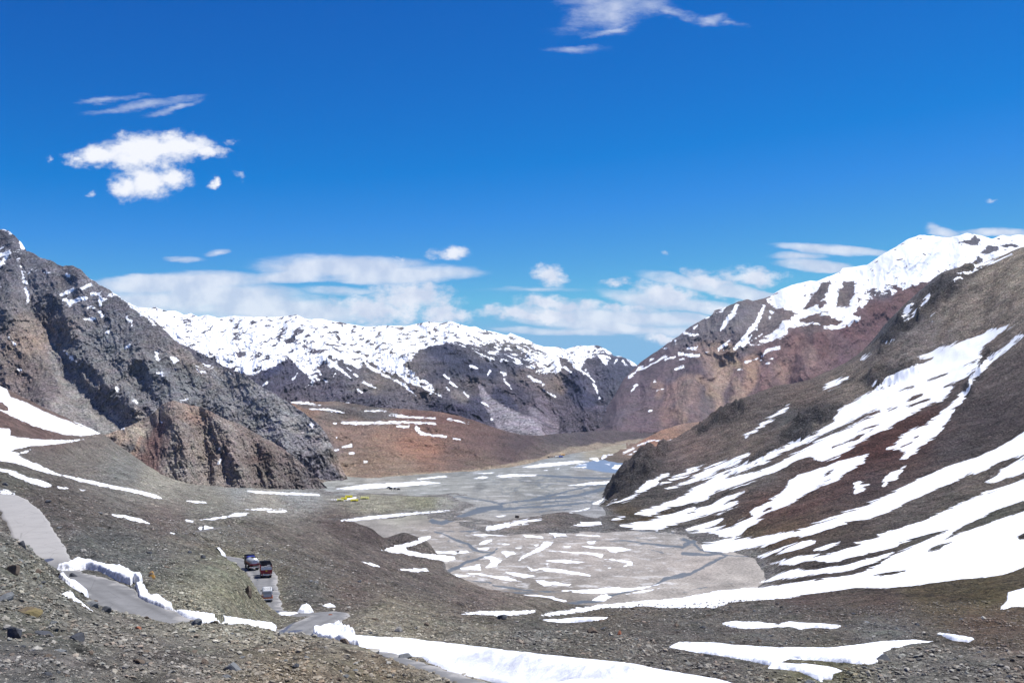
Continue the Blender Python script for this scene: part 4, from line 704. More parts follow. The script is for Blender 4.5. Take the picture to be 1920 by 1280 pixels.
    mountain('rusty_bank',TR,TB,[(1100,1500,1530),(1200,1440,1700),(1450,1440,1850)],step=1.5,rows=70,jag=1.,seed=19,mat=mb,
      rough=lambda px,py,t:10*(ridged(px/30,py/30,4,71)-.5),snow=lambda px,py,t:(lines_snow(px,py,[conv(l,1100,820,4.8) for l in [[(330,135,1),(420,98,2)],[(415,128,1),(540,115,2)],[(460,70,1),(570,30,1.4)],[(580,25,1.4),(650,30,1.2),(760,28,1)],[(370,152,1),(405,147,1)],[(415,187,1),(435,182,1)],[(140,190,1.6),(175,170,1)],[(170,162,1),(230,152,1)],[(540,80,1),(550,75,1)]]],np.full(px.shape,-14.)),np.full(px.shape,4.)),
      colors=[(1250,812,(160,128,108)),(1220,830,(165,125,102)),(1200,850,(112,100,90)),(1160,862,(104,95,84)),(1180,845,(150,128,112)),(1290,800,(150,125,110)),(1150,855,(120,110,98))])
    # ---- dark craggy mountain on the left
    LR_=[(-330,330),(-150,370),(-60,400),(0,430),(15,432),(28,442),(40,455),(50,470),(75,482),(100,490),(108,497),(130,498),(150,503),(165,520),(185,532),(205,543),(230,562),(255,575),(275,590),(300,610),(315,625),(330,640),(345,652),(358,660),(370,677),(385,682),(400,685),(430,695),(465,705),(480,718),(500,730),(520,742),(545,755),(560,768),(580,781),(600,797),(615,818),(628,846),(643,882),(660,914),(676,928)]
    LB_=[(-330,925),(676,931)]
    def rough_l(px,py,t):
        u=px+14*fbm(px/70,py/70,3,22); v=py+14*fbm(px/70,py/70,3,24)
        r1=u*.80-v*.60; r2=u*.6+v*.8     # strata dip to the right
        big=ridged(u/120,v/170,6,81,.56); st=ridged(r2/70,-r1/26,6,85,.62); w1=u+5*fbm(px/14,py/14,3,23); w2=v+5*fbm(px/14,py/14,3,26); sm=.6*ridged((w1*.8-w2*.6)/26,(w1*.6+w2*.8)/13,6,88,.6)+.4*ridged(w1/11,w2/24,5,89,.6)
        calm=1-.85*smooth(-16,10,sdf_poly(px,py,CH,40.))
        return (34*(big-.5)+9*(st-.5)*calm+15*(sm-.5)*calm)
    CH=[(70,620),(95,640),(110,690),(150,720),(200,765),(250,800),(240,815),(190,815),(120,790),(60,740),(85,700),(75,660)]
    LL=[[(0,428,2),(20,436,2)],[(38,452,2.5),(42,465,3.5),(46,470,1)],[(0,478,4),(18,472,3),(8,486,3),(0,500,2)],[(38,500,2),(42,512,2.5),(46,520,1)],[(46,528,2),(50,532,1.5)],[(48,540,3.5),(52,552,2),(53,566,1.4)],[(116,552,3.),(128,548,3),(137,542,2)],[(120,562,3),(135,566,5),(150,560,4),(162,558,3)],[(125,560,2.5),(132,572,2.5)],[(155,540,1),(170,532,2)],[(172,550,2),(185,552,3),(190,560,2.5),(188,572,1.5)],[(195,562,1.2),(206,552,1.6)],[(205,541,1),(222,553,3),(245,571,3.5),(260,580,2.5),(298,598,1.)],[(250,578,1.4),(275,594,2.),(290,608,1)],[(238,596,2),(246,602,2.8),(248,610,1.8)],[(163,578,1.4),(175,578,1.5)],[(160,600,2),(180,598,2)],[(188,585,1.8),(190,592,1.5)],[(120,658,1.2),(130,668,2),(148,682,1.2)],[(235,652,2),(242,648,1.8)],[(293,660,1.5),(296,672,1.2)],[(322,673,3),(329,676,3)],[(367,689,1.8),(371,694,1.8)],[(383,682,2.4),(392,683,2.2)],[(378,696,1.6),(382,697,1.5)],[(428,698,1.6),(433,701,1.4)],[(218,728,2.2),(221,734,1.6)],[(254,750,1.4),(256,756,1.)],[(300,700,1.4),(304,703,1.6)],[(34,690,1.4),(40,694,1.2)],[(16,632,1),(28,645,1.6)],[(584,795,2),(586,802,1.6)],[(408,850,1),(414,840,1.6),(411,848,1.2)],[(200,624,1.8),(206,622,1.6)],[(55,512,1),(62,502,1)],[(125,515,1.4),(128,518,1)],[(338,750,1.2),(350,750,1.4)]]
    def snow_l(px,py,t):
        s=lines_snow(px,py,LL,np.full(px.shape,-14.))
        z=smooth(640,480,py)*smooth(330,60,px)+smooth(14,2,py-np.interp(px,[r[0] for r in LR_],[r[1] for r in LR_]))*smooth(190,215,px)*smooth(330,300,px)
        s=np.maximum(s,-14+10.*z); return s,np.interp(s,[-8,-4,0,3],[12,10,7,5])
    ml=land_mat('left_mountain_rock',.022,1.1,.7,stones=((.22,'all'),(.6,'all')),snowfreq=.07)
    mountain('left_mountain',LR_,LB_,[(-330,1150,2300),(0,1160,1950),(300,1150,1600),(560,1130,1330),(630,1120,1240),(676,1090,1120)],step=1.25,rows=380,jag=5.,jl=18,seed=25,mat=ml,gain=np.array([1.90,1.94,1.84]),prof=1.05,rough=rough_l,snow=snow_l,
      relief=[([(165,515),(250,640),(350,760)],26,30),([(40,450),(120,560),(200,680),(270,790)],22,25),([(300,610),(380,700),(450,800)],20,25),([(480,718),(520,800),(540,860)],18,20),([(75,600),(110,700),(170,760),(240,805)],26,-35),([(0,560),(60,660),(100,770)],24,25),([(255,700),(270,790)],14,-20),([(420,720),(470,830)],14,-18),([(110,500),(150,600),(230,720)],12,-20)],
      colors=[(20,470,(80,78,84)),(60,520,(84,82,88)),(100,560,(86,84,88)),(150,530,(92,88,92)),(200,570,(84,82,88)),(250,620,(82,80,84)),(100,620,(98,90,88)),(60,640,(112,98,90)),(40,700,(92,82,80)),(80,740,(88,80,80)),(150,660,(92,90,92)),(200,640,(92,92,96)),(250,700,(98,96,98)),(300,700,(92,92,96)),(350,720,(90,90,92)),(400,740,(92,90,92)),(350,670,(100,94,92)),(450,740,(98,96,98)),(500,760,(104,102,104)),(540,800,(108,106,108)),(590,830,(106,102,106)),(600,870,(100,96,100)),(450,800,(100,98,100)),(300,640,(86,82,84)),(170,780,(96,92,92)),(230,760,(88,86,90)),(120,760,(112,106,104)),(0,600,(86,82,84)),(200,700,(98,94,94))],
      brushes=[([(95,650,5),(110,700,6),(150,745,12),(200,790,18),(225,808,14)],6,(108,104,102),.9),([(40,600,10),(75,625,12),(100,650,8)],10,(116,104,98),.5),([(255,765,3),(272,790,10),(280,800,12)],4,(128,120,116),.9),([(395,690,6),(440,705,10),(470,720,6)],8,(104,98,96),.6),([(330,660,6),(370,690,8),(400,720,6)],8,(110,100,96),.4),([(540,790,8),(600,820,12),(615,860,10)],10,(118,112,110),.6),([(630,850,8),(655,900,10)],10,(128,114,104),.8)])
    # ---- the spur in front of it
    SR=[(20,880),(50,856),(70,846),(90,842),(130,832),(160,825),(195,815),(230,803),(250,795),(275,783),(290,771),(305,757),(325,751),(345,756),(380,764),(420,784),(450,795),(480,812),(510,828),(535,843),(560,863),(580,883),(598,900),(612,912),(625,930)]
    SB=[(20,925),(625,935)]
    def rough_s(px,py,t):
        u=px+9*fbm(px/40,py/40,3,32); v=py+9*fbm(px/40,py/40,3,34)
        big=ridged((u-.15*v)/48,v/120,6,95,.55); sm=.6*ridged(u/8,v/17,6,98,.62)+.4*ridged(u/12+v/20,v/10-u/16,5,99,.62)
        calm=1-.85*smooth(-14,6,sdf_poly(px,py,[(285,775),(320,790),(300,910),(215,910),(240,860),(265,810)],40.))
        return 17*(big-.5)+9*(sm-.5)*calm
    msp=land_mat('spur_rock',.04,1.05,.8,stones=((.3,'all'),(.8,'all')),snowfreq=.12)
    mountain('rocky_spur',SR,SB,[(20,930,1000),(300,960,1110),(500,1015,1120),(612,1052,1075),(625,1050,1060)],step=1.15,rows=200,jag=3.2,jl=14,seed=35,mat=msp,gain=np.array([1.80,1.82,1.72]),prof=1.,rough=rough_s,back=(20,90),
      snow=lambda px,py,t:(lines_snow(px,py,[[(408,872,1),(414,862,1.6),(411,868,1.2)],[(410,842,1.4),(414,838,1.2)],[(302,791,1.2),(304,791,1)],[(172,819,3),(190,817,3)],[(195,812,.8),(232,802,1)],[(82,838,1.4),(92,837,1.6)]],np.full(px.shape,-14.)),np.full(px.shape,4.5)),
      relief=[([(325,752),(345,830),(350,910)],14,22),([(420,785),(440,850),(450,910)],14,24),([(500,825),(510,870),(520,910)],12,22),([(160,826),(170,900)],12,16),([(240,800),(235,830),(200,900)],12,14),([(285,790),(270,900)],16,-16),([(380,780),(390,900)],10,-18),([(205,830),(200,880)],8,-12)],
      colors=[(90,860,(96,90,86)),(120,870,(104,64,56)),(140,885,(98,60,52)),(105,855,(92,58,54)),(160,850,(108,104,102)),(180,880,(112,106,102)),(215,835,(124,110,100)),(190,840,(88,84,84)),(240,840,(76,74,78)),(230,820,(140,124,112)),(205,870,(86,82,86)),(225,880,(132,112,102)),(260,810,(140,130,120)),(250,870,(112,90,84)),(275,880,(98,80,78)),(290,830,(90,76,76)),(300,800,(92,84,86)),(310,870,(100,92,90)),(320,780,(104,94,90)),(340,800,(114,106,102)),(360,780,(132,112,102)),(370,840,(122,112,106)),(400,800,(118,110,106)),(420,850,(112,102,98)),(430,890,(120,112,108)),(470,840,(106,96,92)),(500,880,(100,92,88)),(540,880,(96,88,86)),(580,900,(90,84,84)),(490,860,(96,82,78)),(345,880,(120,114,110))],
      brushes=[([(300,800,6),(285,850,14),(268,905,20)],6,(96,76,74),.8),([(262,820,2),(248,860,4),(238,905,6)],3,(138,116,104),.7),([(330,800,3),(318,860,5),(315,905,8)],4,(122,116,112),.6),([(220,860,5),(228,900,8)],5,(136,114,104),.6)])
# ---------------------------------------------------------------- roads
def asphalt(name,base,dust,dustat=None):
    m,t=new_mat(name); co=t.n('ShaderNodeTexCoord').outputs['Object']
    uv=t.n('ShaderNodeAttribute',attribute_name='across').outputs['Fac']; du=t.n('ShaderNodeAttribute',attribute_name='dust').outputs['Fac']; we=t.n('ShaderNodeAttribute',attribute_name='wet').outputs['Fac']
    n=t.noise(co,.35,9,.6)[0]; n2=t.noise(co,9,5,.7)[0]
    col=t.mix(t.mr(n,.35,.65),tuple(c*.86 for c in base)+(1,),tuple(c*1.12 for c in base)+(1,))
    # wheel paths a little darker, edges dusty
    au=t.m('ABSOLUTE',uv)
    wp=t.mr(t.m('ABSOLUTE',t.m('SUBTRACT',au,.45)),0,.22,.82,1.)
    col=t.vm('MULTIPLY',col,t.n('ShaderNodeCombineXYZ',{0:wp,1:wp,2:wp}).outputs[0])
    ed=t.mr(t.m('ADD',au,t.m('MULTIPLY',t.m('SUBTRACT',n,.5),2.2)),.72,1.0,0,.75)
    col=t.mix(t.m('MAXIMUM',ed,t.m('MULTIPLY',du,t.mr(n,.3,.6,.8,1.))),col,dust+(1,))
    cr=t.n('ShaderNodeTexVoronoi',{'Vector':t.vm('MULTIPLY',co,(.22,.22,.22)),'Scale':1.,'Detail':2.},feature='DISTANCE_TO_EDGE').outputs[0]
    col=t.mix(t.mr(cr,0,.012,.35,0),col,(.06,.06,.06,1))
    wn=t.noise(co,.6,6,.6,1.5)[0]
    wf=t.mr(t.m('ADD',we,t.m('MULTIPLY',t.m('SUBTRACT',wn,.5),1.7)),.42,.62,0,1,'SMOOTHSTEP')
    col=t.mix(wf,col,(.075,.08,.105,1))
    bp=t.n('ShaderNodeBump',{'Strength':.25,'Distance':.05,'Height':n2}).outputs[0]
    finish(t,col,t.mr(wf,0,1,.9,.4),bp,spec=.12); return m
def ribbon(name,L,hw,mat,dustf,wetf,off):
    n=len(L); d=np.gradient(L,axis=0); d[:,2]=0; d/=np.linalg.norm(d,axis=1)[:,None]+1e-9; nx=np.stack([d[:,1],-d[:,0],0*d[:,0]],-1)
    us=np.linspace(-1,1,15); s=np.arange(n)
    V=np.zeros((n,len(us)+2,3)); ac=np.zeros((n,len(us)+2))
    for j,u in enumerate(us):
        w=hw*(1+(.30 if abs(u)==1 else .10)*fbm(s/5.,s*0+(3 if u>0 else -3),5,5)*abs(u))
        V[:,j+1]=L+nx*(u*w)[:,None] if np.ndim(u*w) else L+nx*u*w
        V[:,j+1,2]+=off+.05*(1-u*u); ac[:,j+1]=u
    V[:,0]=V[:,1]; V[:,0,2]-=.6; V[:,0]-=nx*.25; V[:,-1]=V[:,-2]; V[:,-1,2]-=.6; V[:,-1]+=nx*.25; ac[:,0]=-1; ac[:,-1]=1
    P=V.reshape(-1,3); px,py=proj(P[:,0],P[:,1],P[:,2])
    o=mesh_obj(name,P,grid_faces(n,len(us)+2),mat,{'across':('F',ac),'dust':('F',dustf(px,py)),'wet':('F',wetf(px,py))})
    return tag(o,kind='structure')
def build_roads():
    m=asphalt('worn_asphalt',(.195,.193,.19),(.34,.325,.305))
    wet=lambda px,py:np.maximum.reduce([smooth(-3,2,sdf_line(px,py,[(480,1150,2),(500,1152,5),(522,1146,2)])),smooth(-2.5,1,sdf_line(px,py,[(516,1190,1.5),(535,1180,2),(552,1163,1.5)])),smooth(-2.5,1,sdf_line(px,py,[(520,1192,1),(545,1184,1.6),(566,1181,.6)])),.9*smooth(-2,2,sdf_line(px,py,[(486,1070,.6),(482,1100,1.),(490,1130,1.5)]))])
    dustA=lambda px,py:smooth(1062,1040,py)*smooth(180,140,px)
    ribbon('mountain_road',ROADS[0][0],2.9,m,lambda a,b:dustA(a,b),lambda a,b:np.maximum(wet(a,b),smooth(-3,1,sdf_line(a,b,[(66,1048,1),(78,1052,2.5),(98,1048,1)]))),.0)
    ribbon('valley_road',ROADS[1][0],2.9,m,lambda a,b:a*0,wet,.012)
    ribbon('dirt_road',ROADS[2][0],1.5,asphalt('track_gravel',(.12,.115,.11),(.17,.16,.15)),lambda a,b:a*0+.5,lambda a,b:a*0,.0)
# ---------------------------------------------------------------- snow that lies thick beside the road and on the near slopes
def snow_mat():
    m,t=new_mat('old_snow'); co=t.n('ShaderNodeTexCoord').outputs['Object']
    n=t.noise(co,.9,9,.62)[0]; n2=t.noise(co,6.,6,.6)[0]; d=t.noise(co,2.2,10,.72)[0]
    dirt=t.n('ShaderNodeAttribute',attribute_name='dirt').outputs['Fac']
    col=t.mix(n,(.80,.82,.85,1),(.92,.93,.95,1))
    f=t.mr(t.m('ADD',d,t.m('MULTIPLY',dirt,.22)),.63,.78,0,.7)
    col=t.mix(f,col,(.34,.32,.30,1))
    h=t.m('ADD',t.m('MULTIPLY',n,.5),t.m('MULTIPLY',n2,.08))
    bp=t.n('ShaderNodeBump',{'Strength':.5,'Distance':.6,'Height':h}).outputs[0]
    b=finish(t,col,.55,bp,spec=.3); return m
SNOWMAT=None
def snow_sheet(name,label,cat,poly,Dr,th,lump=0.,dirt=0.,edge=3.,res=1.,group=None,rag=2.2,seed=1):
    P=np.array(poly,float); a0,a1=P[:,0].min()-960-8,P[:,0].max()-960+8
    nc=int(min(420,(a1-a0)/res)+2); nr=int(min(640,max(60,(math.log(Dr[1]/Dr[0]))/(.0011 if lump else .0028))))
    aa=np.linspace(a0*1.0-4,a1+4,nc); D=np.exp(np.linspace(math.log(Dr[0]),math.log(Dr[1]),nr))
    A,DD=np.meshgrid(aa,D); z,dr,_=ground_full(A,DD,.0047); X=A*DD/F; px,py=proj(X,DD,z)
    s=sdf_poly(px,py,P,12.)+rag*fbm(X/1.6*(120/Dr[1]),DD/1.6*(120/Dr[1]),5,seed,.6)
    # only ground that can be seen from the front counts
    mn=np.minimum.accumulate(np.vstack([np.full((1,nc),1e9),py[:-1]]),0); 
    up=th*smooth(-.5,edge,s)
    if lump>0:
        k=smooth(-.5,edge*1.2,s); wx=X+.5*fbm(X/1.2,DD/1.2,3,seed+8); wy=DD+.5*fbm(X/1.2,DD/1.2,3,seed+9); q=np.abs(perlin(wx/2.2,wy/2.2,seed+3))+.3*np.abs(perlin(wx/.9,wy/.9,seed+4)); up=up+lump*.45*k*(q*1.1+.25+.25*fbm(X/6,DD/6,3,seed+7))
    z0,_,_=ground_full(A,DD,.0047) if False else (z,0,0)
    zz=z
    Zs=np.where(s>-2.5,zz+up-.30*smooth(0,-2,s),z-.6)
    kp=(s[:-1,:-1]>-2.2)|(s[1:,1:]>-2.2)|(s[:-1,1:]>-2.2)|(s[1:,:-1]>-2.2)
    # only the largest connected piece
    lab=np.zeros(kp.shape,int); cur=0; best=(0,0)
    for st in zip(*np.nonzero(kp)):
        if lab[st]: continue
        cur+=1; lab[st]=cur; stack=[st]; cnt=0
        while stack:
            i,j=stack.pop(); cnt+=1
            for u,v in((i+1,j),(i-1,j),(i,j+1),(i,j-1)):
                if 0<=u<kp.shape[0] and 0<=v<kp.shape[1] and kp[u,v] and not lab[u,v]: lab[u,v]=cur; stack.append((u,v))
        if cnt>best[0]: best=(cnt,cur)
    kp=lab==best[1]
    V=np.stack([X,DD,Zs],-1).reshape(-1,3); Fc=grid_faces(nr,nc,kp); v,f,(sv,)=compact(V,Fc,[s.ravel()])
    o=mesh_obj(name,v,f,SNOWMAT,{'dirt':('F',dirt+.6*smooth(3,0,sv)*(dirt+.25))})
    return tag(o,label,cat,group)
def build_snow():
    global SNOWMAT; SNOWMAT=snow_mat(); g='snow banks cleared beside the road'; h='snow patches on the near slopes'
    snow_sheet('snow_bank','lumpy snow bank curving along the outer edge of the upper road bend','snow bank',[(102,1071),(115,1063),(130,1059),(145,1053),(165,1055),(190,1062),(215,1066),(235,1071),(246,1079),(262,1082),(268,1090),(262,1096),(250,1091),(245,1097),(225,1090),(205,1080),(185,1070),(160,1067),(130,1072)],(112,135),.5,.75,.5,2.5,.7,g,seed=3)
    snow_sheet('snow_bank','broken zigzag snow bank with gravel showing, between the road bend and the snow strip','snow bank',[(252,1098),(262,1095),(272,1103),(278,1115),(285,1122),(290,1118),(300,1122),(322,1138),(325,1146),(308,1144),(295,1139),(275,1131),(260,1122),(257,1108)],(98,125),.35,.6,.5,2.2,.7,g,seed=5)
    snow_sheet('snow_bank','small lumpy snow bank on the uphill side of the upper bend','snow bank',[(110,1081),(118,1080),(128,1090),(140,1094),(150,1102),(165,1114),(166,1120),(155,1123),(145,1116),(135,1106),(122,1096)],(90,122),.35,.45,.6,2.2,.7,g,seed=7)
    snow_sheet('snow_patch','smooth tongue of snow on the gravel left of the upper bend','snow patch',[(107,1120),(125,1110),(137,1112),(142,1122),(155,1132),(175,1148),(181,1157),(172,1160),(150,1147),(130,1133)],(72,108),.25,0,0,3,.7,h,seed=9)
    snow_sheet('snow_patch','long smooth snow strip under the olive knoll, left of the road fork','snow patch',[(325,1145),(360,1149),(400,1155),(440,1160),(480,1166),(510,1169),(519,1175),(513,1192),(480,1190),(450,1191),(420,1185),(390,1176),(350,1161),(335,1153)],(100,150),.45,0,0,3,.7,h,seed=11)
    snow_sheet('snow_bank','tall blocky snow wall with cracks at the road fork','snow bank',[(587,1180),(596,1168),(610,1168),(620,1174),(635,1177),(643,1186),(655,1190),(668,1206),(676,1222),(650,1220),(625,1214),(600,1208),(586,1200)],(98,128),.8,1.15,.5,3,.6,g,seed=13)
    snow_sheet('snow_field','broad smooth white snow field sloping across the bottom of the view','snow field',[(640,1188),(700,1192),(760,1195),(850,1205),(950,1218),(1060,1230),(1180,1243),(1280,1262),(1340,1272),(1400,1288),(1500,1330),(1100,1330),(1000,1300),(900,1272),(850,1263),(800,1240),(790,1231),(760,1229),(700,1227),(650,1219),(640,1205)],(36,126),.17,0,0,5,1.6,None,seed=15)
    snow_sheet('snow_patch','thin snow sliver beside the valley road, behind the fork','snow patch',[(508,1153),(530,1149),(552,1148),(562,1150),(545,1156),(525,1158)],(140,185),.3,.2,.1,2,.6,g,seed=17)
    snow_sheet('snow_bank','small heap of snow lumps above the road fork','snow bank',[(558,1147),(565,1138),(575,1133),(584,1140),(588,1147),(570,1150)],(145,185),.3,.55,.1,2,.5,g,seed=19)
    snow_sheet('snow_patch','tiny snow patch on the scree right of the valley road','snow patch',[(604,1134),(620,1131),(629,1137),(615,1138)],(160,220),.25,0,.1,2,.6,h,seed=21)
    snow_sheet('snow_patch','snow patch on the brow directly behind the farther lorry','snow patch',[(386,1030),(410,1027),(435,1032),(449,1040),(446,1048),(420,1042),(395,1035)],(205,300),.35,0,0,2.5,.6,h,seed=23)
    snow_sheet('snow_patch','thin double streak of snow on the grey hummock at the lower right','snow patch',[(1353,1168),(1380,1164),(1420,1166),(1457,1171),(1480,1166),(1513,1169),(1577,1173),(1567,1178),(1523,1176),(1503,1179),(1480,1174),(1447,1176),(1397,1178),(1367,1174)],(130,240),.3,0,0,2.2,1.,h,seed=25)
    snow_sheet('snow_field','wide hooked snow field in the hollow at the lower right','snow field',[(1253,1212),(1272,1203),(1330,1203),(1380,1208),(1447,1212),(1513,1213),(1557,1213),(1613,1207),(1663,1200),(1713,1198),(1752,1202),(1710,1206),(1673,1215),(1653,1223),(1663,1228),(1643,1243),(1630,1246),(1580,1242),(1513,1236),(1480,1235),(1463,1242),(1513,1245),(1553,1250),(1580,1257),(1563,1263),(1560,1273),(1540,1278),(1523,1270),(1497,1257),(1440,1252),(1443,1247),(1397,1237),(1347,1228),(1300,1222),(1280,1218)],(48,190),.18,0,0,4,1.2,None,seed=27)
    snow_sheet('snow_patch','short snow patch near the crest at the far lower right','snow patch',[(1758,1187),(1790,1191),(1826,1197),(1815,1204),(1785,1200)],(120,210),.3,0,0,2.2,.8,h,seed=29)
    snow_sheet('snow_patch','ragged snow patch at the right edge below the great snow apron','snow patch',[(1960,1095),(1919,1102),(1890,1110),(1887,1127),(1877,1137),(1870,1163),(1900,1167),(1960,1160)],(240,420),.4,0,0,2.5,1.,h,seed=31)
    snow_sheet('snow_patch','flat snow strip in the gully in front of the riverbed','snow patch',[(998,1164),(1050,1160),(1100,1157),(1142,1156),(1130,1162),(1080,1166),(1030,1167)],(180,262),.35,0,0,2.2,.9,h,seed=33)
# ---------------------------------------------------------------- small builders
def flat_mat(name,col,rough=.6,metal=0.,spec=.4,dirt=0.):
    m,t=new_mat(name); co=t.n('ShaderNodeTexCoord').outputs['Object']; n=t.noise(co,3.,6,.65)[0]
    k=t.mr(n,.3,.7,1-.14-dirt*.3,1.1); c=t.vm('MULTIPLY',tuple(col)+(1,) if False else t.n('ShaderNodeRGB').outputs[0],t.n('ShaderNodeCombineXYZ',{0:k,1:k,2:k}).outputs[0])
    m.node_tree.nodes['RGB'].outputs[0].default_value=tuple(col)+(1,)
    if dirt: c=t.mix(t.m('MULTIPLY',t.mr(t.n('ShaderNodeSeparateXYZ',{0:co}).outputs[2],.2,1.6,1,0),dirt),c,(.20,.18,.16,1))
    finish(t,c,rough,None,spec=spec,Metallic=metal); return m
def bm_box(bm,c,s,bev=0.,taper=(1,1)):
    """box with centre c and size s; taper shrinks the top in x and y"""
    x,y,z=c; sx,sy,sz=s[0]/2,s[1]/2,s[2]/2; b=bmesh.new()
    vs=[b.verts.new((x+i*sx*(taper[0] if k>0 else 1),y+j*sy*(taper[1] if k>0 else 1),z+k*sz)) for k in(-1,1) for i,j in((-1,-1),(1,-1),(1,1),(-1,1))]
    for f in((3,2,1,0),(4,5,6,7),(0,1,5,4),(1,2,6,5),(2,3,7,6),(3,0,4,7)): b.faces.new([vs[i] for i in f])
    if bev: bmesh.ops.bevel(b,geom=list(b.edges),offset=bev,segments=2,affect='EDGES',profile=.6)
    tmp=bpy.data.meshes.new('tmp'); b.to_mesh(tmp); b.free(); bm.from_mesh(tmp); bpy.data.meshes.remove(tmp)
def bm_cyl(bm,c,r,l,axis='X',seg=20,r2=None,ov=(1,1)):
    b=bmesh.new(); bmesh.ops.create_cone(b,cap_ends=True,segments=seg,radius1=r,radius2=r if r2 is None else r2,depth=l)
    for v in b.verts: v.co.x*=ov[0]; v.co.y*=ov[1]
    import mathutils
    M={'X':mathutils.Matrix.Rotation(R(90),4,'Y'),'Y':mathutils.Matrix.Rotation(R(90),4,'X'),'Z':mathutils.Matrix.Identity(4)}[axis]
    bmesh.ops.transform(b,matrix=mathutils.Matrix.Translation(c)@M,verts=b.verts)
    tmp=bpy.data.meshes.new('tmp'); b.to_mesh(tmp); b.free(); bm.from_mesh(tmp); bpy.data.meshes.remove(tmp)
def part(name,bm,mat,parent=None,smoothsh=False,loc=None):
    me=bpy.data.meshes.new(name); bm.to_mesh(me); bm.free(); me.materials.append(mat)
    if smoothsh:
        for p in me.polygons: p.use_smooth=True
    o=link(bpy.data.objects.new(name,me)); o.parent=parent
    if loc: o.location=loc
    return o
def boxpart(name,c,s,mat,parent,bev=0.,taper=(1,1)):
    bm=bmesh.new(); bm_box(bm,c,s,bev,taper); return part(name,bm,mat,parent)
def gz(x,y):
    a=np.array([[x/y*F]]); return float(ground_full(a,np.array([[float(y)]]),.0047)[0][0,0])
def empty(name,loc,rz,label,cat,group=None):
    o=link(bpy.data.objects.new(name,None)); o.location=loc; o.rotation_euler=(0,0,rz); o.empty_display_size=.5
    return tag(o,label,cat,group)
def wheel(parent,x,y,r,w,mt,mr2):
    bm=bmesh.new(); bm_cyl(bm,(x,y,r),r,w,'X',24); o=part('wheel',bm,mt,parent,False)
    bm=bmesh.new(); s=1 if x>0 else -1; bm_cyl(bm,(x+s*.012,y,r),r*.55,w*.98,'X',16,None); part('rim',bm,mr2,o)
    return o
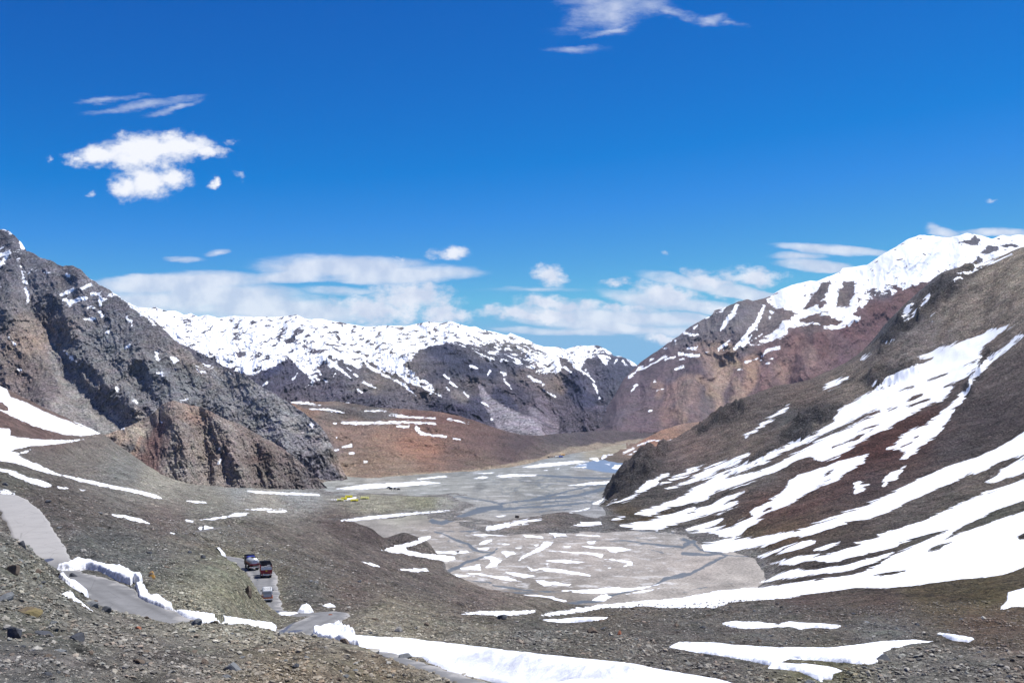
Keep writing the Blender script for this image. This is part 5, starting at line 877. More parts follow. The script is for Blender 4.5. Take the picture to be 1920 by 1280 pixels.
# vehicles look along +y; their rear faces -y
def lorry(loc,rz,label,kind,M):
    o=empty('lorry',loc,rz,label,'lorry','lorries driving down the valley road'); o.rotation_euler.x=R(-3)
    boxpart('chassis',(0,-.2,.82),(.95,7.2,.26),M['black'],o)
    for x in(-.95,.95):
        wheel(o,x,2.35,.50,.28,M['tyre'],M['rim'])
        for y in(-1.2,-2.45): wheel(o,x*.97,y,.50,.46,M['tyre'],M['rim'])
    cab=boxpart('cab',(0,2.75,1.85),(2.35,1.9,1.9),M['cab'],o,.10,(.96,.92))
    boxpart('bonnet',(0,3.85,1.35),(1.9,.5,.95),M['red'],cab,.08)
    boxpart('windscreen',(0,3.70,2.2),(1.95,.05,.7),M['glass'],cab)
    for x in(-1.17,1.17): boxpart('side_window',(x,2.8,2.2),(.05,.8,.55),M['glass'],cab)
    boxpart('visor_board',(0,3.1,2.98),(2.3,1.1,.34),M['black'],cab,.05)
    if kind=='tanker':
        bm=bmesh.new(); bm_cyl(bm,(0,-1.1,1.95),.98,5.4,'Y',32,ov=(1.18,.86)); bmesh.ops.bevel(bm,geom=[e for e in bm.edges if len(e.link_faces)==2 and e.calc_face_angle(0)>1.],offset=.12,segments=2,affect='EDGES')
        tk=part('tank',bm,M['silver'],o,False)
        for p in tk.data.polygons: p.use_smooth=True
        for x in(-1,1):
            boxpart('side_stripe',(x*1.14,-1.1,1.72),(.06,5.2,.34),M['red'],tk)
        bm=bmesh.new(); bm_cyl(bm,(0,-3.83,1.95),.60,.05,'Y',24,ov=(1.2,.86)); part('end_panel',bm,M['white'],tk)
        for y in(-.6,-2.2):
            bm=bmesh.new(); bm_cyl(bm,(0,y,2.86),.28,.2,'Z',16); part('manhole',bm,M['black'],tk)
        for x in(-.35,.35): boxpart('roof_rail',(x,-1.1,2.86),(.04,4.6,.05),M['black'],tk)
        boxpart('rear_board',(0,-3.86,1.38),(2.3,.08,.34),M['red'],o)
        boxpart('tarpaulin',(0,1.2,2.72),(2.0,1.0,.5),M['blue'],o,.12,(.8,.8))
    else:
        boxpart('load_bed',(0,-1.2,1.12),(2.45,5.3,.22),M['red'],o)
        for x in(-1.2,1.2): boxpart('side_wall',(x,-1.2,1.85),(.09,5.3,1.35),M['red'],o)
        boxpart('front_wall',(0,1.42,2.1),(2.4,.09,1.9),M['black'],o)
        tg=boxpart('tailgate',(0,-3.86,1.52),(2.42,.09,.72),M['red'],o)
        boxpart('painted_panel',(0,-3.92,2.12),(2.3,.07,.62),M['white'],tg)
        boxpart('sign_plate',(0,-3.97,1.62),(.34,.05,.3),M['yellow'],tg)
        bm=bmesh.new()
        for y in(-3.7,-2.2,-.7,.8):
            bm_box(bm,(0,y,2.93),(2.4,.09,.09))
            for x in(-1.17,1.17): bm_box(bm,(x,y,2.7),(.09,.09,.5))
        for x in(-1.17,1.17): bm_box(bm,(x,-1.45,2.93),(.09,4.6,.09))
        part('hoop_frame',bm,M['black'],o)
        bm=bmesh.new(); rg=random.Random(4)
        for i in range(9):
            bm_box(bm,(rg.uniform(-.8,.8),rg.uniform(-3.3,.9),1.9+rg.uniform(0,.45)),(rg.uniform(.5,.9),rg.uniform(.6,1.1),rg.uniform(.4,.7)),.12)
        part('cargo',bm,M['grey'],o)
    bp=boxpart('bumper',(0,-3.95,.78),(2.3,.14,.24),M['white'],o,.03)
    for x in(-.85,.85): boxpart('tail_light',(x,-4.04,.80),(.24,.05,.14),M['redl'],bp)
    for x in(-.95,.95): boxpart('mudguard',(x,-3.25,.70),(.5,.05,.55),M['black'],o)
    for x in(-1.38,1.38): boxpart('mirror',(x,3.4,2.3),(.22,.06,.4),M['black'],cab)
    return o
def van(loc,rz,label,M):
    o=empty('minibus',loc,rz,label,'minibus'); o.rotation_euler.x=R(-3)
    b=boxpart('body',(0,0,1.22),(1.86,4.7,1.55),M['silver'],o,.14,(.90,.94))
    boxpart('roof',(0,-.05,2.03),(1.55,4.2,.16),M['white'],o,.06,(.94,.97))
    boxpart('rear_window',(0,-2.27,1.62),(1.34,.06,.46),M['pale'],b)
    boxpart('lower_band',(0,0,.72),(1.91,4.74,.30),M['orange'],b,.04)
    bp=boxpart('bumper',(0,-2.40,.50),(1.84,.16,.2),M['white'],o,.04)
    for x in(-.80,.80): boxpart('tail_light',(x,-2.36,1.05),(.15,.06,.32),M['redl'],b)
    boxpart('windscreen',(0,2.26,1.58),(1.5,.06,.55),M['glass'],b)
    for x in(-.885,.885):
        for y in(-1.5,-.3,.9): boxpart('side_window',(x,y,1.58),(.05,.95,.42),M['glass'],b)
    for x in(-.8,.8):
        for y in(-1.45,1.5): wheel(o,x,y,.34,.22,M['tyre'],M['rim'])
    for x in(-1.06,1.06): boxpart('mirror',(x,1.9,1.45),(.2,.08,.24),M['black'],b)
    bm=bmesh.new()
    for x in(-.6,.6): bm_box(bm,(x,-.2,2.17),(.05,3.,.05))
    for y in(-1.6,-.5,.6): bm_box(bm,(0,y,2.16),(1.2,.05,.05))
    part('roof_rack',bm,M['black'],o); return o
def jeep(loc,rz,label,M,sc=1.,cat='car',group=None,col='dark'):
    o=empty('parked_car',loc,rz,label,cat,group); o.scale=(sc,)*3
    b=boxpart('body',(0,0,.85),(1.8,4.3,.75),M[col],o,.1); boxpart('cabin',(0,-.35,1.48),(1.6,2.5,.62),M['glass'],b,.08,(.86,.85)); boxpart('roof',(0,-.35,1.83),(1.42,2.15,.10),M[col],b,.03)
    for x in(-.8,.8):
        for y in(-1.35,1.35): wheel(o,x,y,.38,.24,M['tyre'],M['rim'])
    return o
def person(loc,rz,label,M,top,h=1.72,group=None,sit=False,cat='person'):
    """one skinned figure; clothing as children"""
    o=empty('person',loc,rz,label,cat,group)
    k=h/1.72
    if not sit:
        J={'pel':(0,0,.93),'che':(0,.01,1.30),'nk':(0,.0,1.47),'hd':(0,.02,1.60),'top':(0,.02,1.70),'hL':(-.1,0,.90),'kL':(-.11,.03,.5),'aL':(-.12,-.02,.08),'tL':(-.12,.14,.04),'hR':(.1,0,.90),'kR':(.12,.0,.5),'aR':(.13,-.05,.08),'tR':(.13,.11,.04),
           'sL':(-.19,0,1.42),'eL':(-.25,-.02,1.14),'wL':(-.23,.10,.90),'fL':(-.22,.15,.80),'sR':(.19,0,1.42),'eR':(.25,-.02,1.14),'wR':(.23,.10,.90),'fR':(.22,.15,.80)}
    else:
        J={'pel':(0,-.1,.85),'che':(0,.0,1.22),'nk':(0,.05,1.38),'hd':(0,.08,1.52),'top':(0,.08,1.62),'hL':(-.1,-.08,.83),'kL':(-.22,.35,.78),'aL':(-.2,.2,.35),'tL':(-.2,.36,.30),'hR':(.1,-.08,.83),'kR':(.22,.35,.78),'aR':(.2,.2,.35),'tR':(.2,.36,.30),
           'sL':(-.19,.02,1.34),'eL':(-.3,.22,1.12),'wL':(-.3,.48,1.08),'fL':(-.3,.56,1.07),'sR':(.19,.02,1.34),'eR':(.3,.22,1.12),'wR':(.3,.48,1.08),'fR':(.3,.56,1.07)}
    rad={'pel':.15,'che':.17,'nk':.06,'hd':.10,'top':.07,'hL':.10,'kL':.065,'aL':.045,'tL':.035,'hR':.10,'kR':.065,'aR':.045,'tR':.035,'sL':.065,'eL':.045,'wL':.032,'fL':.03,'sR':.065,'eR':.045,'wR':.032,'fR':.03}
    names=list(J); E=[('pel','che'),('che','nk'),('nk','hd'),('hd','top'),('pel','hL'),('hL','kL'),('kL','aL'),('aL','tL'),('pel','hR'),('hR','kR'),('kR','aR'),('aR','tR'),('che','sL'),('sL','eL'),('eL','wL'),('wL','fL'),('che','sR'),('sR','eR'),('eR','wR'),('wR','fR')]
    me=bpy.data.meshes.new('body'); me.from_pydata([tuple(c*k for c in J[n]) for n in names],[(names.index(a),names.index(b)) for a,b in E],[]); me.materials.append(top)
    b=link(bpy.data.objects.new('body',me)); b.parent=o
    sk=b.modifiers.new('skin','SKIN'); b.modifiers.new('sub','SUBSURF').levels=1; b.modifiers['sub'].render_levels=1
    for i,n in enumerate(names): me.skin_vertices[0].data[i].radius=(rad[n]*k,rad[n]*k); me.skin_vertices[0].data[i].use_root=(n=='pel')
    bm=bmesh.new(); bmesh.ops.create_uvsphere(bm,u_segments=14,v_segments=10,radius=.125*k)
    hz=J['hd']
    for v in bm.verts: v.co.z*=1.05; v.co.x+=hz[0]*k; v.co.y+=(hz[1]-.02)*k; v.co.z+=(hz[2]+.05)*k
    part('helmet' if sit else 'hair',bm,M['black'],b,True); return o
def tent(loc,rz,label,M,col,sz,group):
    L,W,H=sz; o=empty('tent',loc,rz,label,'tent',group)
    bm=bmesh.new(); n=13; rg=random.Random(int(loc[0]*7)); rows=[]
    prof=[(-W/2-.25,.12),(-W/2,.95),(-W/4,H*.80),(0,H),(W/4,H*.80),(W/2,.95),(W/2+.25,.12)]
    for i in range(n):
        x=-L/2+L*i/(n-1); sag=.10*math.sin(i/(n-1)*math.pi*3)**2
        rows.append([bm.verts.new((x,y+rg.uniform(-.03,.03),z*(1-sag*(.5 if z>1 else .2))+rg.uniform(-.03,.03))) for y,z in prof])
    for a,b in zip(rows[:-1],rows[1:]):
        for j in range(len(prof)-1): bm.faces.new([a[j],b[j],b[j+1],a[j+1]])
    r=bmesh.ops.solidify(bm,geom=bm.faces[:],thickness=.05)
    part('canopy',bm,col,o)
    for s in(-1,1):
        bm=bmesh.new(); vs=[bm.verts.new((s*(L/2-.12),y,z*.97)) for y,z in prof[1:-1]]+[bm.verts.new((s*(L/2-.12),W/2,.05)),bm.verts.new((s*(L/2-.12),-W/2,.05))]; bm.faces.new(vs)
        bmesh.ops.solidify(bm,geom=bm.faces[:],thickness=.04); part('end_wall',bm,M['dark'] if s<0 else col,o)
    boxpart('doorway',(0,-W/2-.13,.62),(L*.5,.06,1.0),M['black'],o)
    for x in(-L/2-.9,L/2+.9):
        bm=bmesh.new(); b=[bm.verts.new((x,y,.05)) for y in(-.02,.02)]+[bm.verts.new((math.copysign(L/2,x),y,H*.97)) for y in(.02,-.02)]; bm.faces.new(b)
        bmesh.ops.solidify(bm,geom=bm.faces[:],thickness=.03); part('guy_rope',bm,M['white'],o); return o
def on_ground(px,py,D):
    w=unproj(px,py,D); return (float(w[0]),float(D),gz(float(w[0]),D))
def on_road(L,D,offx=0.,past=0):
    i=int(np.argmin(np.abs(L[:,1]-D)+ (np.arange(len(L))<past)*1e3)); p=L[i]; d=L[min(i+3,len(L)-1)]-L[max(i-3,0)]; d/=np.linalg.norm(d)
    rz=math.atan2(-d[0],d[1]); return (p[0]+offx*math.cos(rz),p[1]+offx*math.sin(rz),p[2]+.06),rz,math.atan2(d[2],math.hypot(d[0],d[1]))
def floor_at(px,py):
    w=unproj(px,py,1.); D=CZ/(CZ-w[2]); return (float(w[0]*D),float(D),0.)
def build_things():
    fm=flat_mat
    M=dict(black=fm('black_paint',(.015,.015,.018),.6),red=fm('deep_red_paint',(.30,.018,.025),.45,dirt=.3),white=fm('white_paint',(.72,.72,.70),.5,dirt=.15),silver=fm('silver_paint',(.50,.52,.53),.38,.2,dirt=.25),
        blue=fm('blue_cloth',(.03,.05,.33),.6),glass=fm('dark_glass',(.02,.025,.03),.08,spec=.6),tyre=fm('tyre_rubber',(.02,.02,.02),.85),rim=fm('wheel_rim',(.25,.24,.22),.5),yellow=fm('yellow_paint',(.75,.50,.05),.5),redl=fm('red_lens',(.45,.02,.015),.25),
        grey=fm('cargo_cloth',(.22,.22,.23),.8),orange=fm('orange_paint',(.55,.13,.02),.45,dirt=.1),pale=fm('pale_window',(.36,.37,.36),.25),cab=fm('dark_cab_paint',(.07,.05,.06),.5),dark=fm('dark_cloth',(.03,.03,.04),.8),
        ytent=fm('yellow_tent_cloth',(.72,.66,.05),.7),ptent=fm('pale_yellow_tent_cloth',(.78,.76,.30),.7),btent=fm('blue_tent_cloth',(.06,.14,.50),.7),otent=fm('orange_tent_cloth',(.70,.42,.12),.7),wtent=fm('white_tent_cloth',(.75,.75,.72),.7))
    Bn=ROADS[1][0]; half=len(Bn)//3
    def veh(fn,D,off,*a,turn=0.,past=half,**k):
        loc,rz,sl=on_road(Bn,D,off,past); o=fn(loc,rz+turn,*a,**k); o.rotation_euler.x=sl; return o
    veh(lorry,238,-.9,'red and silver tank lorry with a blue tarpaulin, turning out of sight behind the knoll','tanker',M)
    veh(lorry,223,.5,'open-backed lorry with black hoops and red and white tailgate, between tank lorry and minibus','open',M)
    veh(van,184,.6,'white-roofed silver minibus with an orange band along the bottom, nearest of the vehicles',M)
    # motorcyclist on the far stretch of track
    loc,rz,sl=on_road(ROADS[2][0],318,0,0)
    mo=empty('motorcycle',loc,rz+R(180),'dark motorcycle coming up the dirt track beside a snow patch','motorcycle')
    for y in(-.68,.68):
        bm=bmesh.new(); bm_cyl(bm,(0,y,.32),.32,.12,'X',22); part('wheel',bm,M['tyre'],mo)
    bm=bmesh.new(); bm_box(bm,(0,.05,.62),(.26,.75,.34),.08); bm_box(bm,(0,.22,.86),(.28,.42,.2),.08); part('body',bm,M['dark'],mo)
    boxpart('seat',(0,-.32,.84),(.26,.62,.10),M['black'],mo,.04)
    bm=bmesh.new(); bm_cyl(bm,(0,.5,1.06),.02,.72,'X',10); part('handlebar',bm,M['black'],mo)
    bm=bmesh.new(); bm_cyl(bm,(0,.66,.86),.09,.12,'Y',14); part('headlight',bm,M['white'],mo)
    person((loc[0],loc[1],loc[2]+.02),rz+R(180),'motorcyclist in dark clothes and helmet sitting on the motorcycle',M,M['dark'],sit=True)
    # tents on the flat
    g='yellow tents on the gravel flat'
    for px,py,D,lab,c,sz in [(638,934,905,'pale yellow ridge tent at the left end of the tent row',M['ptent'],(6.0,4.2,2.1)),(645,931.5,935,'yellow tent second from the left, partly behind the leftmost tent',M['ytent'],(5.2,4.2,2.5)),
        (654,930,955,'longest and rearmost yellow tent, in the middle of the row',M['ytent'],(6.6,4.4,2.8)),(664.5,934.5,900,'bright yellow low tent in front of the others',M['ytent'],(6.8,4.4,2.3)),(684,932.5,925,'pale yellow tent with open front standing apart on the right',M['ptent'],(7.4,4.2,2.4))]:
        tent(on_ground(px,py,D),R(random.Random(int(px)).uniform(-9,9)),lab,M,c,sz,g)
    g2='tents under the far gravel bank'
    for px,py,lab,c,sz in [(1051.5,856,'small blue tent at the foot of the far gravel bank',M['btent'],(6.2,4,2.6)),(1055,852.5,'small orange and yellow tent behind the blue tent',M['otent'],(7.,4,2.4)),(1044,855.5,'white low tent left of the blue tent',M['wtent'],(6.,4,2.))]:
        tent(floor_at(px,py+1),R(12),lab,M,c,sz,g2)
    g3='cars parked on the riverbed by the snow'
    for px,py,rz,lab,sc,col in [(728.5,915,80,'black car parked leftmost, against the long snow strip on the flat',1.0,'dark'),(732.5,917,30,'dark car parked just in front of the leftmost black car',1.15,'dark'),(740,917,10,'dark grey car parked right of the pair of black cars',1.05,'cab'),(747,918,60,'small black car at the right end of the parked cars',.9,'dark')]:
        jeep(floor_at(px,py),R(rz),lab,M,sc,group=g3,col=col)
    jeep(floor_at(1028,858),R(20),'lone dark car on the track by the far gravel bank',M,1.2)
    g4='people standing on the riverbed'
    for px,py,lab,h in [(734.4,920.2,'person in dark clothes standing below the leftmost parked cars',1.75),(738.5,920.4,'person in dark clothes standing second from the left below the cars',1.7),(741.6,920.6,'person in dark clothes leaning slightly, third of the four people',1.75),(744.4,920.4,'person in dark clothes at the right end of the group of people',1.8)]:
        person(floor_at(px,py),R(px*37%360),lab,M,M['dark'],h,g4)
    for px,py,D,lab in [(629,935.5,905,'person in dark clothes at the far left of the yellow tents'),(632.5,934.8,905,'person in dark clothes beside the leftmost yellow tent'),(643,936.8,890,'person in dark clothes in front of the second tent'),(649,937,890,'person in dark clothes in front of the longest tent'),(674,933.5,915,'person in dark clothes between the front tent and the one standing apart')]:
        person(on_ground(px,py,D),R(px*53%360),lab,M,M['dark'],1.75,'people beside the yellow tents')
# ---------------------------------------------------------------- stones
def rock_variants(sub,n,seed):
    out=[]; rg=np.random.default_rng(seed)
    for i in range(n):
        bm=bmesh.new(); bmesh.ops.create_icosphere(bm,subdivisions=sub,radius=1.)
        V=np.array([v.co[:] for v in bm.verts])
        # cut by random planes for flat broken faces
        for k in range(9 if sub>1 else 5):
            nrm=rg.normal(size=3); nrm/=np.linalg.norm(nrm); d=rg.uniform(.45,.85); e=V@nrm-d; V=V-np.where(e>0,e,0)[:,None]*nrm
        V*=1+.10*rg.normal(size=(len(V),1))*(.6 if sub>1 else 1)
        V*=np.array([rg.uniform(.9,1.5),rg.uniform(.7,1.1),rg.uniform(.35,.75)])
        Fc=np.array([[v.index for v in f.verts] for f in bm.faces]); bm.free(); out.append((V,Fc))
    return out
STONECOL=[(118,114,106),(96,94,90),(132,128,118),(82,82,82),(150,146,136),(110,116,112),(126,112,96),(140,134,120),(70,70,72),(118,96,82),(172,168,158),(100,104,104)]
def visible_spots(n,dr,seed,pxr=(-150,2070)):
    """random spots on the near ground, even over the picture, where the ground faces the viewer"""
    rg=np.random.default_rng(seed); aa=np.linspace(-1150,1150,460); D=np.exp(np.linspace(math.log(dr[0]),math.log(dr[1]),520))
    A,DD=np.meshgrid(aa,D); z,rd,_=ground_full(A,DD,.0047); px,py=proj(A*DD/F,DD,z)
    mn=np.minimum.accumulate(np.vstack([np.full((1,len(aa)),1e9),py[:-1]]),0); dy=np.clip(mn-py,0,40)*(rd>-.15)*(px>pxr[0])*(px<pxr[1])*(py<1330)
    dy=dy+.03*(rd>-.15)*(py<1330)   # a few on the far sides as well
    dy=dy*(.3+smooth(-.25,.35,fbm(A*DD/F/5.,DD/5.,4,seed)+.35*fbm(A*DD/F/25.,DD/25.,2,seed+1)))
    sn=np.full(px.shape,-14.)
    for p in NEARPOLY: sn=np.maximum(sn,sdf_poly(px,py,p))
    sn=np.where((DD<66)&(px<640),-14,sn)
    sn=np.maximum(sn,np.where(DD>262,snow_field(px,py,DD),-14)); dy=dy*(sn<-1.0)*(z>.5)
    w=dy.ravel(); w=w/w.sum(); idx=rg.choice(len(w),n,p=w)
    i,j=np.unravel_index(idx,A.shape); da=aa[1]-aa[0]; dl=math.log(D[1]/D[0])
    a=aa[j]+rg.uniform(-.5,.5,n)*da; d=D[i]*np.exp(rg.uniform(-.5,.5,n)*dl)
    zz,rd2,_=ground_full(a[None],d[None],.0047); return a*d/F,d,zz[0],rg
def scree(name,n,dr,prange,power,seed,mat,cap,label=None):
    X,Y,Z,rg=visible_spots(n,dr,seed)
    p=prange[0]*(1-rg.uniform(0,1,n)*(1-(prange[1]/prange[0])**(-power)))**(-1/power)   # size in pixels, power law
    S=np.minimum(p*Y/F*.5,cap*rg.uniform(.6,1.,n)); S=np.maximum(S,.012)
    vs=rock_variants(1,14,seed+1); VV=[];FF=[];CC=[];off=0
    px,py=proj(X,Y,Z); loc=idw(px,py,GROUNDCOL); pal=np.array([alb(c) for c in STONECOL])
    which=rg.integers(0,len(vs),n)
    for k,(V,Fc) in enumerate(vs):
        m=which==k; nn=m.sum()
        if not nn: continue
        th=rg.uniform(0,2*math.pi,nn); ti=rg.normal(0,.35,nn); c,s=np.cos(th),np.sin(th); ct,st=np.cos(ti),np.sin(ti)
        P=V[None]*S[m][:,None,None]
        y=P[...,1]*ct[:,None]-P[...,2]*st[:,None]; z=P[...,1]*st[:,None]+P[...,2]*ct[:,None]; x=P[...,0]
        Q=np.stack([x*c[:,None]-y*s[:,None]+X[m][:,None],x*s[:,None]+y*c[:,None]+Y[m][:,None],z+Z[m][:,None]+.12*S[m][:,None]],-1)
        col=loc[m]*.85+pal[rg.integers(0,len(pal),nn)]*.45; col*=rg.uniform(.6,1.45,(nn,1))
        col=np.repeat(col[:,None],len(V),1)
        VV.append(Q.reshape(-1,3)); CC.append(col.reshape(-1,3)); FF.append((Fc[None]+off+np.arange(nn)[:,None,None]*len(V)).reshape(-1,3)); off+=nn*len(V)
    o=mesh_obj(name,np.concatenate(VV),np.concatenate(FF),mat,{'tint':('C',np.concatenate(CC))},False)
    return tag(o,kind='stuff')
def stone_mat(name='broken_stone',tint=None,spots=None):
    m,t=new_mat(name); co=t.n('ShaderNodeTexCoord').outputs['Object']
    tc=t.n('ShaderNodeAttribute',attribute_name='tint').outputs['Color'] if tint is None else t.n('ShaderNodeRGB').outputs[0]
    if tint is not None: m.node_tree.nodes['RGB'].outputs[0].default_value=tuple(tint)+(1,)
    n=t.noise(co,5.,8,.65)[0]; k=t.mr(n,.3,.7,.72,1.3); c=t.vm('MULTIPLY',tc,t.n('ShaderNodeCombineXYZ',{0:k,1:k,2:k}).outputs[0])
    if spots: c=t.mix(t.mr(t.noise(co,1.6,7,.7)[0],.44,.56,0,.9),c,tuple(spots)+(1,))
    bp=t.n('ShaderNodeBump',{'Strength':.7,'Distance':.06,'Height':n}).outputs[0]
    finish(t,c,.88,bp,spec=.25); return m
NEARPOLY=[[(95,1075),(145,1050),(240,1068),(272,1090),(262,1100),(225,1094),(160,1072)],[(252,1095),(275,1095),(300,1118),(330,1145),(308,1148),(258,1124)],[(108,1078),(130,1086),(168,1114),(160,1126),(130,1106)],[(105,1120),(135,1110),(182,1156),(172,1162)],
 [(325,1143),(440,1158),(520,1174),(514,1194),(450,1193),(335,1154)],[(584,1182),(596,1166),(640,1177),(680,1222),(625,1216),(584,1202)],[(640,1186),(850,1203),(1180,1241),(1280,1260),(1400,1285),(1500,1335),(1000,1310),(900,1274),(790,1233),(640,1206)],
 [(1353,1168),(1420,1164),(1577,1172),(1567,1179),(1397,1179)],[(1253,1212),(1272,1202),(1557,1212),(1713,1197),(1752,1202),(1673,1215),(1630,1247),(1480,1236),(1580,1258),(1540,1279),(1440,1252),(1280,1219)],[(1758,1186),(1828,1198),(1785,1202)],[(386,1029),(435,1031),(449,1047),(395,1035)],[(998,1164),(1140,1155),(1080,1167)]]
def hero_rock(px,py,D,w,h,label,mat,seed,rz=0.,name='boulder',dep=.8,group=None,cat='boulder'):
    """w,h: size in picture pixels at that distance"""
    X,Y,Z=on_ground(px,py,D) if D else floor_at(px,py); k=Y/F
    bm=bmesh.new(); bmesh.ops.create_icosphere(bm,subdivisions=3,radius=1.); V=np.array([v.co[:] for v in bm.verts]); rg=np.random.default_rng(seed)
    for i in range(24):
        nr=rg.normal(size=3); nr/=np.linalg.norm(nr); d=rg.uniform(.42,.80); e=V@nr-d; V=V-np.where(e>0,e,0)[:,None]*nr
    V*=(1+.07*fbm(V[:,0]*1.6+V[:,2],V[:,1]*1.6-V[:,2],5,seed))[:,None]
    V/=np.abs(V).max(0); V*=np.array([w*k/2,w*k/2*dep,h*k*.75])
    for v,c in zip(bm.verts,V): v.co=c
    for f in bm.faces: f.smooth=False
    o=part(name,bm,mat); o.location=(X,Y,Z+h*k*.04); o.rotation_euler=(R(rg.uniform(-6,6)),R(rg.uniform(-8,8)),rz)
    return tag(o,label,cat,group)
def build_stones():
    sm=stone_mat(); c=lambda *r:tuple(alb(r))
    scree('scree_stones',66000,(17,120),(1.5,16.),1.75,101,sm,.42)
    scree('scree_stones',56000,(95,330),(1.4,7.),2.1,202,sm,.85)
    G=stone_mat('grey_rock',c(112,114,114)); Dk=stone_mat('dark_rock',c(72,74,78)); Ye=stone_mat('lichen_rock',c(96,84,70),c(126,114,78)); Ru=stone_mat('rusty_rock',c(138,88,66)); Pa=stone_mat('pale_rock',c(160,156,146)); Br=stone_mat('brown_rock',c(104,92,80)); Ol=stone_mat('orange_lichen_rock',c(120,120,116),c(190,140,50))
    H=[(52,1172,38,50,19,'ochre boulder with yellow lichen on the stony slope at the lower left',Ye,1),(12,1170,40,34,16,'flat grey slab touching the left side of the ochre lichen boulder',G,2),(80,1197,32,46,15,'long dark wedge-shaped rock below the ochre lichen boulder',Dk,3),(141,1211,30,33,17,'rounded dark blue-grey boulder with a lit top, right of the long dark wedge rock',Dk,4),
     (26,1228,27,26,22,'dark upright block near the left edge of the foreground',Dk,5),(104,1258,25,36,13,'long grey slab lying tilted at the lower left, beside a pale rock',G,6),(62,1272,24,26,12,'pale rock with rusty side at the bottom left corner',Pa,7),(14,1212,29,16,8,'pale grey stone above the dark upright block',Pa,8),(58,1131,60,13,7,'grey-green stone on the left slope below the roadside snow',G,9),(366,1199,48,24,15,'pointed grey boulder on the rim of the foreground, below the snow strip',G,10),
     (328,1226,36,22,8,'flat light grey stone in the middle of the foreground slope',Pa,11),(273,1242,32,32,12,'low brown slab in the foreground, left of centre of the slope',Br,12),(438,1262,29,40,17,'large low grey boulder at the bottom edge below the pointed one',G,13),(260,1200,44,13,8,'small rusty orange stone on the foreground slope',Ru,14),(400,1190,50,18,7,'dark flat stone at the edge of the snow strip',Dk,15),(482,1225,42,14,8,'brown stone on the tan part of the foreground slope',Br,16),
     (646,1226,50,19,13,'square brown block on the foreground rim beside the road',Br,17),(698,1236,47,26,7,'long pale slab leaning on the rim by the road',Pa,18),(720,1244,45,15,8,'dark rock on the rim at the right end of the pale slab',Dk,19),(757,1232,96,28,12,'grey double boulder at the lower edge of the broad snow field',G,20),(781,1240,92,11,6,'small orange-yellow lichen stone below the double boulder',Ol,21),
     (283,1092,124,18,13,'grey boulder with an orange lichen patch, above the zigzag snow bank',Ol,22),(139,1066,118,16,10,'dark grey rock lodged in the curved snow bank',Dk,23),(380,1070,155,10,11,'dark rock on the olive knoll left of the vehicles',Dk,24),(464,1152,140,20,20,'brown rock overhang on the end of the knoll above the snow strip',Br,25),(620,1166,152,12,7,'small rusty red rock beside the road fork',Ru,26),
     (748,1178,120,18,12,'pale-topped rock with dark hollow on the olive mound',Pa,27),(941,1178,165,20,16,'large dark boulder on the mound right of the centre',Dk,28),(930,1186,158,14,12,'dark boulder just below the large dark boulder on the mound',Dk,29),(1112,1214,120,22,13,'brown boulder on the slope above the broad snow field',Br,30),(775,1140,186,18,9,'dark rock heap on the crest of the olive mound',Dk,31),(672,1113,255,13,6,'lone dark rock on the brown slope above the mound',Dk,32),
     (1161,1214,118,10,9,'small rust-coloured block above the broad snow field',Ru,33),(1720,1188,160,12,9,'dark block on the crest at the lower right',Dk,34),(1682,1202,135,11,6,'grey rock at the tip of the hooked snow field',G,35),(1836,1257,72,22,16,'pale grey boulder on the slope in the lower right corner',G,36),(1655,1268,66,44,12,'dark rock cluster below the hooked snow field',Dk,37),(970,970,0,9,5,'lone brown boulder on the gravel spit in the riverbed',Br,38),(858,1035,0,5,4,'small dark rock on the pale riverbed',Dk,39),
     (1585,1190,140,10,6,'dark stone between the two lower-right snow fields',Dk,40),(1478,1196,142,12,6,'grey stone on the hummock above the hooked snow field',G,41),(170,1166,80,26,12,'blue-grey flat rock where the left slope meets the road',G,42),(197,1169,80,20,10,'dark flat rock touching the lower edge of the upper road',Dk,43),(40,1045,92,20,14,'dark block on the left slope above the road bend',Dk,44),(22,1104,60,24,18,'brown angular rock on the left slope',Br,45),(70,1080,80,16,11,'olive stone on the left slope beside the first bend',Br,46)]
    for x,y,D,w,h,lab,mt,sd in H: hero_rock(x,y,D,w*1.05,h*1.15,lab,mt,sd,R((sd*47)%60-30))
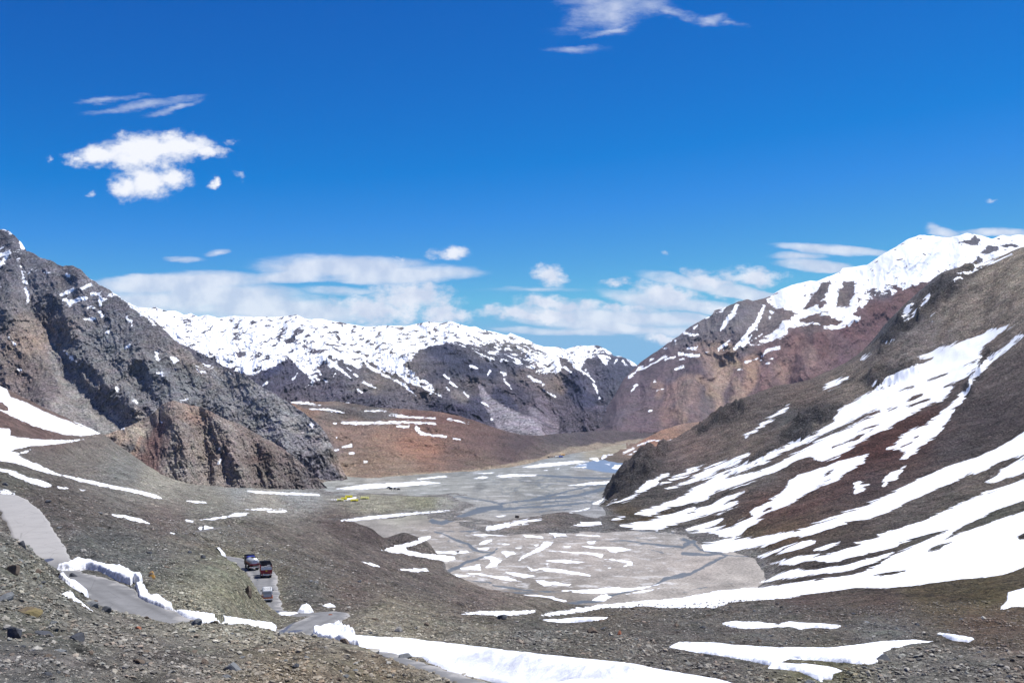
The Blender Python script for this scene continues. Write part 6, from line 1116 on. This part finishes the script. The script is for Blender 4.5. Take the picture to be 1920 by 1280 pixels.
    # loose middle-sized stones, each an object
    X,Y,Z,rg=visible_spots(210,(20,260),303); mats=[G,Dk,Br,Pa,G,Dk,Br]; vs=rock_variants(3,10,77); mesh={}
    for i in range(210):
        p=rg.uniform(8,17)*(1.2 if Y[i]<60 else .8); k=i%10; mt=mats[int(rg.integers(0,7))]
        if (k,mt.name) not in mesh:
            me=bpy.data.meshes.new('stone'); V,Fc=vs[k]; me.from_pydata([tuple(v) for v in V],[],[tuple(int(q) for q in f) for f in Fc]); me.materials.append(mt); mesh[(k,mt.name)]=me
        o=link(bpy.data.objects.new('stone',mesh[(k,mt.name)])); s=p*Y[i]/F*.5; o.scale=(s,s,s*rg.uniform(.7,1.1)); o.location=(X[i],Y[i],Z[i]+.05*s); o.rotation_euler=(rg.normal(0,.2),rg.normal(0,.2),rg.uniform(0,6.3))
        px,py=proj(X[i],Y[i],Z[i])
        where=('on the left slope beside the upper bend' if px<330 and py<1160 else 'on the rim slope at the lower left' if px<330 else 'on the olive knoll between the two roads' if px<560 and py<1160 else 'on the tan foreground slope below the road' if px<800 and Y[i]<75 else 'on the mounds between the valley road and the broad snow field' if px<1000 else 'on the hummocks above the broad snow field' if px<1250 else 'on the grey hummocks round the hooked snow field')
        cn={'grey_rock':'grey','dark_rock':'dark','brown_rock':'brown','pale_rock':'pale'}[mt.name]
        tag(o,('larger ' if p>12 else 'small ')+cn+' stone '+where,'stone','loose stones on the near slopes')
build_ground(); build_floor(); build_mountains(); build_roads(); build_snow()
build_things(); build_stones()
# ---------------------------------------------------------------- thin mountain air
def build_haze():
    bm=bmesh.new(); bm_box(bm,(0,2500,305),(9000,6200,650)); m=bpy.data.materials.new('mountain_air'); m.use_nodes=True; m.node_tree.nodes.clear(); t=NT(m.node_tree)
    v=t.n('ShaderNodeVolumePrincipled',{'Color':(.66,.80,1,1),'Density':HAZE,'Anisotropy':.2}); out=t.n('ShaderNodeOutputMaterial'); m.node_tree.links.new(v.outputs[0],out.inputs['Volume'])
    o=part('haze',bm,m); tag(o,kind='stuff')
HAZE=1.7e-5
build_haze()
